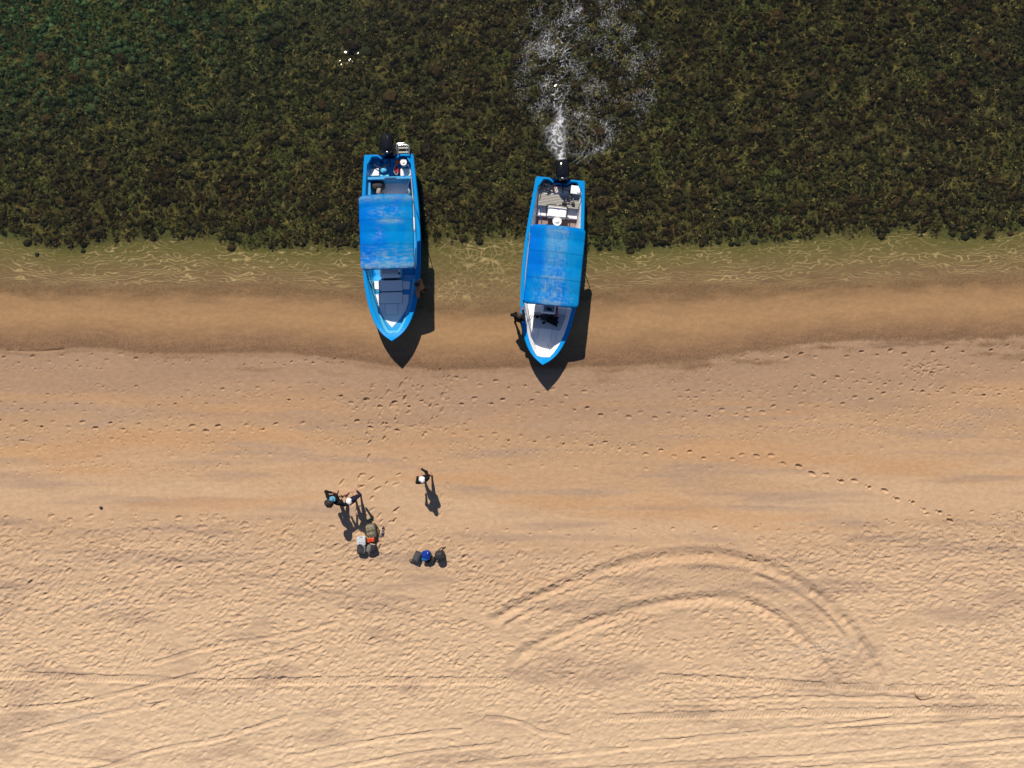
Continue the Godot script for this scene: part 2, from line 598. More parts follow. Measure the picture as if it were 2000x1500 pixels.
	trail([Vector2(1440, 893), Vector2(1490, 889), Vector2(1560, 914), Vector2(1640, 936), Vector2(1695, 948), Vector2(1752, 973), Vector2(1790, 987), Vector2(1830, 1004), Vector2(1880, 1024)], 28, 0.30, 0.060, 3)
	trail([Vector2(850, 722), Vector2(890, 742), Vector2(970, 750), Vector2(1060, 764), Vector2(1170, 772)], 29, 0.24, 0.032)
	trail([Vector2(640, 775), Vector2(760, 790), Vector2(900, 784), Vector2(990, 786), Vector2(1090, 792), Vector2(1180, 806), Vector2(1290, 812), Vector2(1375, 809), Vector2(1480, 801), Vector2(1590, 792), Vector2(1700, 777), Vector2(1830, 765), Vector2(2010, 770)], 27, 0.26, 0.040)
	trail([Vector2(-10, 890), Vector2(45, 882), Vector2(180, 892), Vector2(390, 887), Vector2(583, 891), Vector2(780, 898), Vector2(915, 898), Vector2(1040, 912), Vector2(1170, 910), Vector2(1300, 914), Vector2(1500, 906), Vector2(1800, 868), Vector2(2010, 862)], 66, 0.26, 0.016, 2)
	trail([Vector2(1450, 700), Vector2(1560, 695), Vector2(1690, 690), Vector2(1790, 686), Vector2(2010, 678)], 29, 0.25, 0.036, 4, 0.1)
	trail([Vector2(1310, 770), Vector2(1400, 770), Vector2(1510, 772), Vector2(1560, 762), Vector2(1640, 752), Vector2(1760, 758), Vector2(2010, 768)], 15, 0.2, 0.030, 6, 0.15)
	trail([Vector2(1560, 728), Vector2(1640, 730), Vector2(1760, 738), Vector2(1880, 722), Vector2(2010, 712)], 24, 0.22, 0.030, 7, 0.2)
	trail([Vector2(1330, 812), Vector2(1430, 822), Vector2(1600, 828), Vector2(1800, 800), Vector2(2010, 795)], 30, 0.22, 0.022, 8, 0.3)
	trail([Vector2(900, 1036), Vector2(1120, 1040), Vector2(1240, 1038), Vector2(1400, 1034), Vector2(1540, 1030), Vector2(1700, 1022), Vector2(1780, 1010), Vector2(1860, 1003), Vector2(2010, 1000)], 41, 0.25, 0.028, 4)
	trail([Vector2(-10, 1012), Vector2(150, 1010), Vector2(330, 1012), Vector2(560, 1020), Vector2(660, 1025)], 42, 0.26, 0.028, 4)
	trail([Vector2(-10, 765), Vector2(140, 764), Vector2(320, 760), Vector2(520, 752), Vector2(700, 758)], 34, 0.2, 0.026, 6, 0.2)
	trail([Vector2(-10, 792), Vector2(200, 796), Vector2(330, 784), Vector2(460, 782), Vector2(620, 790), Vector2(760, 786)], 15, 0.19, 0.030, 7, 0.2)
	trail([Vector2(-10, 858), Vector2(160, 852), Vector2(360, 850), Vector2(470, 842)], 30, 0.2, 0.022, 5, 0.2)
	trail([Vector2(445, 722), Vector2(470, 717), Vector2(530, 712), Vector2(600, 706), Vector2(680, 704)], 15, 0.15, 0.036, 3, 0.15)
	trail([Vector2(800, 725), Vector2(780, 780), Vector2(750, 840), Vector2(715, 890), Vector2(690, 940)], 22, 0.27, 0.036, 8, 0.1)
	trail([Vector2(860, 730), Vector2(850, 790), Vector2(820, 850), Vector2(810, 905)], 20, 0.26, 0.034, 8, 0.1)
	trail([Vector2(775, 740), Vector2(755, 800), Vector2(735, 870)], 22, 0.24, 0.028, 10, 0.1)
	trail([Vector2(865, 930), Vector2(872, 990), Vector2(860, 1040)], 20, 0.24, 0.02, 8, 0.1)
	for i in 26:
		var p := at(rng.randf_range(660, 780), rng.randf_range(925, 1020), 0.42)
		dent(p.x, p.z, rng.randf_range(0.09, 0.2), rng.randf_range(0.04, 0.075), rng.randf_range(-1.1, 0.2), rng.randf_range(0.02, 0.06), 0.006)
	for i in 46:
		var p := at(rng.randf_range(710, 900), rng.randf_range(735, 850), 0.3)
		dent(p.x, p.z, rng.randf_range(0.06, 0.15), rng.randf_range(0.04, 0.08), rng.randf_range(-1.5, 0.5), rng.randf_range(0.015, 0.035), 0.008)
	for i in 900:
		var px := rng.randf_range(-10, 2010)
		var row: float = [752, 768, 790, 812, 832, 850][rng.randi() % 6]
		var p := at(px, row + rng.randfn() * 7.0 + (8.0 if px < 700 else -14.0 if px > 1300 else 0.0), 0.3)
		if smooth_noise(p.x * 0.5, p.z) < -0.05: continue
		var k := rng.randf_range(0.006, 0.020)
		dent(p.x, p.z, rng.randf_range(0.05, 0.13), rng.randf_range(0.035, 0.06), rng.randfn() * 0.35, k, k * 0.3)
	for i in 26:
		var p := at(1805 + rng.randfn() * 22, 722 + rng.randfn() * 9, 0.2)
		dent(p.x, p.z, rng.randf_range(0.06, 0.16), 0.05, rng.randf_range(-0.9, 0.9), 0.03, 0.01)
	# paw and bird prints in rows
	for row in [[880, 1300, 868, 5], [860, 1260, 884, 4], [10, 200, 718, 3], [300, 420, 704, 3], [1320, 1480, 853, 4], [1480, 1990, 842, 6], [1560, 1990, 826, 12], [0, 500, 866, 10], [0, 460, 914, 7], [600, 760, 862, 6], [1640, 2000, 800, 14], [1320, 1990, 735, 24]]:
		var x: float = row[0]
		while x < row[1]:
			var p := at(x, row[2] + rng.randfn() * row[3], 0.3)
			dent(p.x, p.z, 0.058, 0.05, 0.0, rng.randf_range(0.014, 0.03), 0.005)
			x += rng.randf_range(4, 26)
	# the trampled dry sand: thousands of soft overlapping steps
	for i in 11500:
		var px := rng.randf_range(-30, 2030)
		var py := rng.randf_range(1000, 1530)
		var u := place_u(px, py)
		if u < 3.0 + 0.12 * rng.randf(): continue
		var calm := 1.0
		if py > 1385:
			calm = 0.8
			if rng.randf() < 0.66: continue
		var arcs := Vector2(px - 1370, (py - 1440) * 1.25).length()
		if px > 1000 and absf(arcs - 385) < 45: calm = 0.5
		var p := at(px, py, 0.55)
		if wob.get_noise_2d(p.x * 0.5 + 20.0, p.z) > 0.25 + 0.3 * rng.randf(): continue
		var tilt := -0.30 + 0.35 * wob.get_noise_2d(p.x * 0.5, p.z * 0.5) + rng.randfn() * 0.28
		if px > 1300: tilt += 0.25
		var s := rng.randf_range(0.7, 1.25)
		var deep := rng.randf_range(0.006, 0.024) * calm
		dent(p.x, p.z, 0.155 * s, 0.075 * s, tilt, deep, deep * 0.32)
	finish_sand(us)


func finish_sand(us: PackedFloat32Array) -> void:
	var w := gx.size()
	var rows := gz.size()
	var tones := PackedColorArray()
	for i in 1401:
		var u := -1.0 + i * 0.005
		for b in band_tones.size() - 1:
			var p: Array = band_tones[b]
			var q: Array = band_tones[b + 1]
			if u <= q[0] or b == band_tones.size() - 2:
				var t := clampf((u - p[0]) / (q[0] - p[0]), 0.0, 1.0)
				tones.append(seen(p[1], p[2], p[3]).lerp(seen(q[1], q[2], q[3]), t))
				break
	var streak := noise(1.0, 21, 3)
	var grit := noise(1.0, 22, 2)
	var patch := noise(0.5, 23, 3)
	var shore := noise(1.0, 24, 3)
	var grey := seen(184, 155, 131)
	var rust := seen(212, 163, 115)
	var moss := seen(84, 92, 44)
	var v := PackedVector3Array()
	var nn := PackedVector3Array()
	var cc := PackedColorArray()
	v.resize(w * rows)
	nn.resize(w * rows)
	cc.resize(w * rows)
	for j in rows:
		var z := gz[j]
		var ja := maxi(j - 1, 0)
		var jb := mini(j + 1, rows - 1)
		var iz := 1.0 / (gz[jb] - gz[ja])
		for i in w:
			var x := gx[i]
			var k := j * w + i
			var ia := maxi(i - 1, 0)
			var ib := mini(i + 1, w - 1)
			v[k] = Vector3(x, gh[k], z)
			nn[k] = Vector3((gh[j * w + ia] - gh[j * w + ib]) / (gx[ib] - gx[ia]), 1.0, (gh[ja * w + i] - gh[jb * w + i]) * iz).normalized()
			var u := us[k]
			var s := streak.get_noise_2d(x * 0.09, z * 0.9)
			var e := shore.get_noise_2d(x * 0.5, z * 2.0)
			var uu := u
			if u > 0.7 and u < 2.0: uu += e * 0.10 * (1.0 if u < 1.9 else (2.0 - u) * 10.0) * clampf((2.0 - u) * 8.0, 0.15, 1.0)
			elif u > 2.02 and u < 3.4: uu = maxf(u + s * 0.16 * clampf((u - 2.03) * 12.0, 0.0, 1.0) + e * 0.03, 2.0)
			if u > 1.85 and u < 2.1: uu += (rng.randf() - 0.5) * (0.020 + 0.03 * clampf((x - 4.0) / 6.0, 0.0, 1.0)) + e * 0.06 * clampf((x - 3.0) / 6.0, 0.0, 1.0)
			var c := tones[clampi(int((uu + 1.0) * 200.0), 0, 1400)]
			var rough := 0.06
			if u > 2.0 and u < 3.3:
				c = c.lerp(grey, clampf(streak.get_noise_2d(x * 0.11 + 40.0, z * 1.25) * 1.5 - 0.1, 0.0, 0.75) * clampf((u - 2.0) * 3.0, 0.3, 1.0))
				c = c.lerp(rust, clampf(streak.get_noise_2d(x * 0.07 - 90.0, z * 0.75 + 9.0) * 1.5 - 0.25, 0.0, 0.4) * clampf((u - 2.1) * 4.0, 0.0, 1.0) * clampf((3.1 - u) * 6.0, 0.0, 1.0))
				rough = 0.07
			elif u >= 3.3:
				c = c.lerp(grey, clampf(patch.get_noise_2d(x * 0.35, z * 1.0) * 1.6 - 0.22, 0.0, 0.55))
			elif u > 0.9:
				var g := clampf(1.0 - absf(u - 1.92) * 4.5, 0.0, 1.0) + clampf(1.0 - absf(u - 1.1) * 5.0, 0.0, 1.0)
				rough = 0.06 + 0.16 * g
				var gr := 1.0 + 0.13 * g * grit.get_noise_2d(x * 8.0, z * 9.0)
				c = Color(c.r * gr, c.g * gr, c.b * gr)
			elif u < 0.0:
				c = c.lerp(moss, clampf(patch.get_noise_2d(x * 0.4, z * 0.4) * 1.5, 0.0, 0.8) * clampf((z + 24.0) / 4.0, 0.0, 1.0))
			var f := 1.0 + rough * (rng.randf() * 2.0 - 1.0) + 0.10 * grit.get_noise_2d(x * 2.5, z * 5.0)
			if absf(x) > 23.0 or absf(z) > 18.7: f = 0.97
			cc[k] = Color(c.r * f, c.g * f, c.b * f)
	var idx := PackedInt32Array()
	idx.resize((w - 1) * (rows - 1) * 6)
	var t := 0
	for j in rows - 1:
		for i in w - 1:
			var k := j * w + i
			idx[t] = k
			idx[t + 1] = k + 1
			idx[t + 2] = k + w
			idx[t + 3] = k + 1
			idx[t + 4] = k + w + 1
			idx[t + 5] = k + w
			t += 6
	var arrays := []
	arrays.resize(Mesh.ARRAY_MAX)
	arrays[Mesh.ARRAY_VERTEX] = v
	arrays[Mesh.ARRAY_NORMAL] = nn
	arrays[Mesh.ARRAY_COLOR] = cc
	arrays[Mesh.ARRAY_INDEX] = idx
	var mesh := ArrayMesh.new()
	mesh.add_surface_from_arrays(Mesh.PRIMITIVE_TRIANGLES, arrays)
	mesh.surface_set_material(0, M.sand)
	var o := MeshInstance3D.new()
	o.mesh = mesh
	o.name = "sand_beach"
	add_child(o)
	tag(o, "tan sand beach with footprints and tyre ruts sloping under the sea", "", "", "structure")


# ---------------------------------------------------------------- sea
var chop: FastNoiseLite
var calm: FastNoiseLite


# how lively the water is: behind the right boat's propeller, and a patch of wavelets by the left boat
func stir(x: float, z: float) -> float:
	var p := Vector2((x - 3.2) / 3.3, (z + 12.6) / 3.9)
	var a := clampf(1.35 - p.length() * 1.15, 0.0, 1.0)
	p = Vector2((x + 7.0) / 0.75, (z + 13.85) / 0.4)
	return maxf(a * 0.85, 1.9 * clampf(1.3 - p.length(), 0.0, 1.0))


func wave(x: float, z: float) -> float:
	var h := 0.006 * calm.get_noise_2d(x * 0.7, z * 1.3)
	var s := stir(x, z)
	if s > 0.0: h += s * 0.036 * chop.get_noise_2d(x, z)
	return h


func build_water() -> void:
	chop = noise(2.4, 41, 3)
	calm = noise(1.0, 42, 2)
	var xs := PackedFloat32Array()
	var zs := PackedFloat32Array()
	for q in [-420, -200, -90, -50, -32, -26]: xs.append(q)
	var x := -23.0
	while x < 23.0:
		xs.append(x)
		x += 0.06
	for q in [23.5, 26, 32, 50, 90, 200, 420]: xs.append(q)
	for q in [-420, -200, -90, -50, -32, -24, -20]: zs.append(q)
	var z := -18.2
	while z < -3.3:
		zs.append(z)
		z += 0.06 if z < -8.0 else 0.12
	var w := xs.size()
	var v := PackedVector3Array()
	var nn := PackedVector3Array()
	v.resize(w * zs.size())
	nn.resize(w * zs.size())
	for j in zs.size():
		for i in w:
			v[j * w + i] = Vector3(xs[i], wave(xs[i], zs[j]), zs[j])
	for j in zs.size():
		for i in w:
			var a := v[j * w + maxi(i - 1, 0)]
			var b := v[j * w + mini(i + 1, w - 1)]
			var c := v[maxi(j - 1, 0) * w + i]
			var d := v[mini(j + 1, zs.size() - 1) * w + i]
			nn[j * w + i] = Vector3((a.y - b.y) / (b.x - a.x), 1.0, (c.y - d.y) / (d.z - c.z)).normalized()
	var idx := PackedInt32Array()
	for j in zs.size() - 1:
		for i in w - 1:
			var k := j * w + i
			idx.append_array([k, k + 1, k + w, k + 1, k + w + 1, k + w])
	var arrays := []
	arrays.resize(Mesh.ARRAY_MAX)
	arrays[Mesh.ARRAY_VERTEX] = v
	arrays[Mesh.ARRAY_NORMAL] = nn
	arrays[Mesh.ARRAY_INDEX] = idx
	var mesh := ArrayMesh.new()
	mesh.add_surface_from_arrays(Mesh.PRIMITIVE_TRIANGLES, arrays)
	mesh.surface_set_material(0, M.water)
	var o := MeshInstance3D.new()
	o.mesh = mesh
	o.name = "sea_water"
	add_child(o)
	tag(o, "clear shallow sea over the dark reef", "", "", "structure")


# a sheet on the water whose cover is given by a function of place: foam, painted lines of caustic light
func sheet(called: String, x0: float, x1: float, z0: float, z1: float, dx: float, dz: float, cover: Callable, tint: Color, m: Material, lift: float, bulge: float, on_bed: bool = false) -> MeshInstance3D:
	var nx := int((x1 - x0) / dx) + 1
	var nz := int((z1 - z0) / dz) + 1
	var a := PackedFloat32Array()
	a.resize(nx * nz)
	for j in nz:
		for i in nx:
			a[j * nx + i] = cover.call(x0 + i * dx, z0 + j * dz)
	var map := PackedInt32Array()
	map.resize(nx * nz)
	map.fill(-1)
	var v := PackedVector3Array()
	var c := PackedColorArray()
	var idx := PackedInt32Array()
	for j in nz - 1:
		for i in nx - 1:
			var k := j * nx + i
			if a[k] + a[k + 1] + a[k + nx] + a[k + nx + 1] < 0.06: continue
			for q in [k, k + 1, k + nx, k + nx + 1]:
				if map[q] < 0:
					map[q] = v.size()
					var x: float = x0 + (q % nx) * dx
					var z: float = z0 + (q / nx) * dz
					v.append(Vector3(x, (ground_y(x, z) if on_bed else wave(x, z)) + lift + bulge * a[q], z))
					c.append(Color(tint.r, tint.g, tint.b, clampf(a[q], 0.0, 1.0)))
			idx.append_array([map[k], map[k + 1], map[k + nx], map[k + 1], map[k + nx + 1], map[k + nx]])
	var nn := PackedVector3Array()
	nn.resize(v.size())
	nn.fill(Vector3.UP)
	var arrays := []
	arrays.resize(Mesh.ARRAY_MAX)
	arrays[Mesh.ARRAY_VERTEX] = v
	arrays[Mesh.ARRAY_NORMAL] = nn
	arrays[Mesh.ARRAY_COLOR] = c
	arrays[Mesh.ARRAY_INDEX] = idx
	var mesh := ArrayMesh.new()
	mesh.add_surface_from_arrays(Mesh.PRIMITIVE_TRIANGLES, arrays)
	mesh.surface_set_material(0, m)
	var o := MeshInstance3D.new()
	o.mesh = mesh
	o.name = called
	add_child(o)
	return o


func inside_boat(x: float, z: float) -> bool:
	for b in boat_frames:
		var p: Vector3 = b.affine_inverse() * Vector3(x, 0, z)
		if p.z > -0.05 and p.z < 7.5 and absf(p.x) < beam(p.z) * 0.86: return true
	return false


func build_caustics_and_foam() -> void:
	# caustic light painted as pale lines on the shallow bed: two families of wavy lines that cross
	var net := FastNoiseLite.new()
	net.seed = 8
	net.noise_type = FastNoiseLite.TYPE_CELLULAR
	net.cellular_return_type = FastNoiseLite.RETURN_DISTANCE2_SUB
	net.cellular_jitter = 1.1
	net.frequency = 1.0
	net.fractal_type = FastNoiseLite.FRACTAL_NONE
	var warp := noise(1.3, 61, 2)
	var strong := noise(0.35, 62, 2)
	var ra := PackedFloat32Array()
	var rb := PackedFloat32Array()
	var step := 0.026
	for i in 1730:
		var px := 1000.0 + 46.0 * (-22.4 + i * step)
		ra.append(curve_at(reef_line, px))
		rb.append(curve_at(water_line, px))
	var caustic_line := func(x: float, z: float) -> float:
		var i := clampi(int((x + 22.4) / step + 0.5), 0, 1729)
		var u := (750.0 + 46.0 * z - ra[i]) / (rb[i] - ra[i])
		if u < -0.10 or u > 1.2: return 0.0
		var mid := clampf(1.2 - absf(x + 1.6) / 3.0, 0.0, 1.0)
		var gap := lerpf(0.235, 0.075, clampf((u - 0.25) * 1.1, 0.0, 1.0))
		var wob := 0.75
		var n1 := warp.get_noise_2d(x * 0.42, z * 1.1) * 1.5 + warp.get_noise_2d(x * 1.7 + 9.0, z * 3.0) * 0.20
		var n2 := warp.get_noise_2d(x * 0.47 + 70.0, z * 1.2 + 30.0) * 1.5 + warp.get_noise_2d(x * 1.9 + 40.0, z * 3.2) * 0.20
		var wide := (rb[i] - ra[i]) / 46.0
		var q := clampf((u - 0.25) * 1.1, 0.0, 1.0)
		var run := (wide * u / 0.235) if u < 0.25 else (wide * 0.25 / 0.235 + wide / 1.1 * log(0.235 / gap) / 0.16 + (maxf(u - 1.16, 0.0) * wide / 0.075))
		run -= q * 0.0
		var p1 := run + n1 * 1.6 * wob + x * 0.16
		var p2 := run * 0.8 + n2 * 1.6 * wob - x * 0.22
		var w := 0.023 / gap
		var l1 := clampf(1.0 - absf(p1 - floorf(p1) - 0.5) / w, 0.0, 1.0) * clampf(0.80 + 1.1 * strong.get_noise_2d(x * 1.3, z * 6.0 + 11.0), 0.0, 1.0)
		var l2 := clampf(1.0 - absf(p2 - floorf(p2) - 0.5) / w, 0.0, 1.0) * clampf(0.75 + 1.1 * strong.get_noise_2d(x * 1.5 + 60.0, z * 6.0), 0.0, 1.0)
		var s := clampf(0.95 + strong.get_noise_2d(x, z * 2.0) * 1.0, 0.55, 1.1)
		var line := minf(maxf(l1, l2) + 0.5 * minf(l1, l2), 1.15) * (1.0 - mid)
		if mid > 0.0:
			var wx := x + 0.08 * warp.get_noise_2d(x, z * 1.4)
			var wz := z + 0.05 * warp.get_noise_2d(x + 50.0, z * 1.4)
			var ca := net.get_noise_2d(wx * 1.7, wz * 3.1) + 1.0
			var cb := net.get_noise_2d(wx * 3.2 + 31.0, wz * 5.6 + 5.0) + 1.0
			var cc := net.get_noise_2d(wx * 6.0 + 11.0, wz * 10.0 + 5.0) + 1.0
			var big := clampf(1.25 - u, 0.0, 1.0) * clampf(1.0 - ca / 0.07, 0.0, 1.0)
			var small := clampf(0.45 + u * 0.6, 0.0, 0.85) * clampf(1.0 - cb / 0.12, 0.0, 1.0)
			var tiny := clampf(u * 1.6 - 0.9, 0.0, 0.8) * clampf(1.0 - cc / 0.22, 0.0, 1.0)
			line += mid * maxf(big, maxf(small, tiny))
		var ends := clampf((u + 0.10) * 5.0, 0.0, 1.0) * clampf((1.2 - u) * 4.0, 0.0, 1.0)
		return line * s * ends * (0.72 + 0.12 * mid)
	var o := sheet("painted_caustics", -22.4, 22.4, -6.8, -3.05, step, 0.017, caustic_line, seen(226, 196, 134), M.foam, 0.004, 0.006, true)
	tag(o, "painted net of caustic light lines on the bed under the clear shallow water", "", "", "structure")
	# the same painted caustic light, fainter and broken, over the reef
	var patches := noise(0.55, 63, 3)
	var glim := func(x: float, z: float) -> float:
		var py := 750.0 + 46.0 * z
		if py > curve_at(reef_line, 1000.0 + 46.0 * x) - 4.0: return 0.0
		var m := patches.get_noise_2d(x, z) + 0.05
		if m < 0.0: return 0.0
		var wx := x + 0.16 * warp.get_noise_2d(x, z)
		var wz := z + 0.16 * warp.get_noise_2d(x + 50.0, z)
		var c := net.get_noise_2d(wx * 2.5, wz * 3.0) + 1.0
		if c > 0.16: return 0.0
		return clampf(1.0 - c / 0.16, 0.0, 1.0) * clampf(m * 2.2, 0.0, 1.0) * clampf(0.5 + 1.6 * strong.get_noise_2d(x * 5.0, z * 5.0), 0.0, 1.0) * 0.24
	o = sheet("painted_reef_caustics", -22.0, 22.0, -17.2, -6.0, 0.034, 0.034, glim, seen(200, 182, 92), M.foam, 0.004, 0.006)
	tag(o, "faint painted lines of caustic light laid on the water over the reef", "", "", "structure")
	# foam churned up by the propeller of the right boat
	var lace := noise(1.0, 71, 3)
	lace.fractal_type = FastNoiseLite.FRACTAL_RIDGED
	var blot := noise(1.0, 72, 3)
	var spray := noise(1.0, 73, 1)
	var jet := PackedVector2Array([Vector2(-13.0, 2.12), Vector2(-16.6, 2.02), Vector2(-15.0, 2.2), Vector2(-13.2, 1.95), Vector2(-12.2, 1.9), Vector2(-11.2, 2.1), Vector2(-10.4, 2.02), Vector2(-9.4, 2.16)])
	jet[0] = Vector2(-17.6, 2.1)
	var foam := func(x: float, z: float) -> float:
		if z > -9.35: return 0.0
		var mid := curve_at(jet, z) + 0.12 * blot.get_noise_2d(z * 2.0, 3.0)
		var wide := 0.16 + 0.05 * (-9.4 - z)
		if z > -11.6:
			wide = 0.09 + 0.25 * sin(clampf((-9.4 - z) / 2.2, 0.0, 1.0) * PI)
			mid -= 0.16 * sin(clampf((-9.4 - z) / 2.2, 0.0, 1.0) * PI)
		var core := exp(-pow((x - mid) / wide, 2.0)) * (1.0 if z > -12.2 else clampf(1.0 - (-12.2 - z) / 6.5, 0.15, 1.0) * 0.8)
		var p := Vector2((x - 3.2) / 3.0, (z + 12.9) / 3.7)
		p.x += 0.16 * blot.get_noise_2d(x * 0.6, z * 0.6)
		var r := p.length()
		var ring := clampf(1.15 - r, 0.0, 1.0) * 0.30 + 0.36 * exp(-pow((r - 0.82) / 0.20, 2.0)) * clampf(0.35 - p.y * 0.9 + absf(p.x) * 0.3, 0.0, 1.0)
		ring += 0.42 * exp(-pow((x - 1.3) / 0.75, 2.0) - pow((z + 13.8) / 1.7, 2.0))
		ring += 0.5 * exp(-pow((Vector2(x - 2.9, (z + 10.6) * 1.5).length() - 1.25) / 0.16, 2.0)) * clampf((x - 2.2) * 1.2, 0.0, 1.0)
		ring *= clampf(0.55 + 1.5 * blot.get_noise_2d(x * 0.9 + 7.0, z * 0.9), 0.0, 1.6)
		var l := lace.get_noise_2d(x * 1.5 + 0.3 * z + 0.4 * blot.get_noise_2d(x * 1.3, z * 1.3 + 20.0), z * 1.7 + 0.4 * blot.get_noise_2d(x * 1.3 + 20.0, z * 1.3))
		var f := lace.get_noise_2d(x * 3.9 + 9.0 + 0.35 * blot.get_noise_2d(x * 2.0, z * 2.0), z * 2.9)
		var near := clampf((z + 12.0) * 1.2, 0.0, 1.0)
		var a := core * near * clampf(0.10 + 0.85 * smoothstep(0.10, 0.85, f) + 0.6 * smoothstep(0.3, 0.9, l), 0.0, 0.95)
		var lines := smoothstep(0.66, 0.97, l)
		var threads := smoothstep(0.60, 0.95, f)
		a = maxf(a, ring * 0.06 * clampf(0.8 + f, 0.0, 1.5))
		var arc := Vector2(x - 2.30, (z + 10.1) * 1.15)
		var sweep := arc.length() + 0.10 * blot.get_noise_2d(x * 1.2, z * 1.2)
		var turn := clampf(arc.x * 1.6, 0.0, 1.0) * clampf(1.9 - sweep, 0.0, 1.0) * clampf(sweep * 2.0 - 0.5, 0.0, 1.0)
		a = maxf(a, turn * smoothstep(0.6, 1.0, sin((sweep + 0.08 * blot.get_noise_2d(x * 3.0 + 5.0, z * 3.0)) * TAU / 0.19)) * clampf(0.02 + 1.1 * blot.get_noise_2d(x * 1.6, z * 1.6 + 3.0) + 0.5 * f, 0.0, 0.18))
		a = maxf(a, lines * clampf(core * 1.3 + ring * 1.1, 0.0, 0.85))
		a = maxf(a, threads * clampf(core * 0.9 + ring * 1.5 - 0.05, 0.0, 0.85))
		if ring > 0.06 and spray.get_noise_2d(x * 15.0, z * 22.0) > 0.88 - 0.40 * ring: a = maxf(a, 0.5)
		return a
	o = sheet("wake_foam", -1.6, 7.4, -17.6, -9.3, 0.024, 0.024, foam, Color(0.62, 0.63, 0.66), M.foam, 0.006, 0.03)
	tag(o, "white foam churned behind the outboard of the right boat", "", "", "stuff")


# ---------------------------------------------------------------- reef
func rock_mesh(s: int, fine: bool) -> ArrayMesh:
	var n := noise(1.1, s, 3)
	var lump := noise(3.2, s + 50, 2)
	var st := tool()
	var rows := 12 if fine else 8
	var cols := 18 if fine else 12
	var g := []
	for i in rows + 1:
		var line := []
		for k in cols + 1:
			var a := -PI / 2 + PI * i / rows
			var b := TAU * (k % cols) / cols
			var p := Vector3(cos(a) * cos(b), sin(a) * 0.72, cos(a) * sin(b))
			p *= 1.0 + 0.34 * n.get_noise_3dv(p * 1.2) + 0.22 * lump.get_noise_3dv(p * 1.4)
			line.append(p)
		g.append(line)
	for i in rows:
		for k in cols: quad(st, g[i][k], g[i + 1][k], g[i + 1][k + 1], g[i][k + 1])
	st.generate_normals()
	var m := st.commit()
	m.surface_set_material(0, M.rock)
	return m


func tuft_mesh(s: int) -> ArrayMesh:
	var r := RandomNumberGenerator.new()
	r.seed = s
	var st := tool()
	st.set_smooth_group(-1)
	for i in 11:
		var d := Vector3(r.randfn(), 0.35 + absf(r.randfn()) * 0.5, r.randfn()).normalized()
		var side := d.cross(Vector3(r.randfn(), r.randfn(), r.randfn())).normalized() * r.randf_range(0.12, 0.3)
		var base := Vector3(r.randfn(), 0, r.randfn()) * 0.35
		var tip := base + d * r.randf_range(0.6, 1.1)
		quad(st, base - side * 0.5, base + side * 0.5, tip + side * 0.6, tip - side * 0.6)
	st.generate_normals()
	var m := st.commit()
	m.surface_set_material(0, M.algae)
	return m


func scatter(called: String, mesh: Mesh, where: Array, tints: PackedColorArray, label: String) -> void:
	var mm := MultiMesh.new()
	mm.transform_format = MultiMesh.TRANSFORM_3D
	mm.use_colors = true
	mm.mesh = mesh
	mm.instance_count = where.size()
	for i in where.size():
		mm.set_instance_transform(i, where[i])
		mm.set_instance_color(i, tints[i])
	var o := MultiMeshInstance3D.new()
	o.multimesh = mm
	o.name = numbered(called)
	add_child(o, true)
	tag(o, label, "", "", "stuff")


func reef_tone(x: float, z: float, n: FastNoiseLite) -> Color:
	var c := Color(0.022, 0.0155, 0.0065)
	var a := n.get_noise_2d(x * 0.35, z * 0.35)
	var b := n.get_noise_2d(x * 1.4 + 60.0, z * 1.4)
	c = c.lerp(Color(0.026, 0.025, 0.009), clampf(0.4 + a * 1.4, 0.0, 1.0))
	c = c.lerp(Color(0.044, 0.027, 0.010), clampf(b * 1.5 - 0.1, 0.0, 0.6))
	# greener towards the upper left, where the water is deepest
	var g := clampf((-x - 4.0) / 16.0, 0.0, 1.0) * clampf((-z - 9.0) / 7.0, 0.0, 1.0)
	c = c.lerp(Color(0.034, 0.072, 0.025), g)
	return c * rng.randf_range(0.55, 1.5)


func boulder_words(px: float, py: float, r: float, kind: int) -> String:
	var hue: String = ["reddish brown", "olive", "blackish", "light brown"][kind]
	var size := "large" if r > 0.27 else "smaller"
	var across := "at far left"
	if px > 1750: across = "at far right"
	elif px > 1400: across = "right of the foam"
	elif px > 1160: across = "right of the right boat's motor"
	elif px > 830: across = "between the two boats' motors"
	elif px > 560: across = "around the left boat's motor"
	elif px > 250: across = "left of the left boat"
	var down := "near the top edge" if py < 150 else "midway up the reef" if py < 320 else "close to the pale shallows"
	return "%s %s reef boulder %s, %s" % [size, hue, across, down]


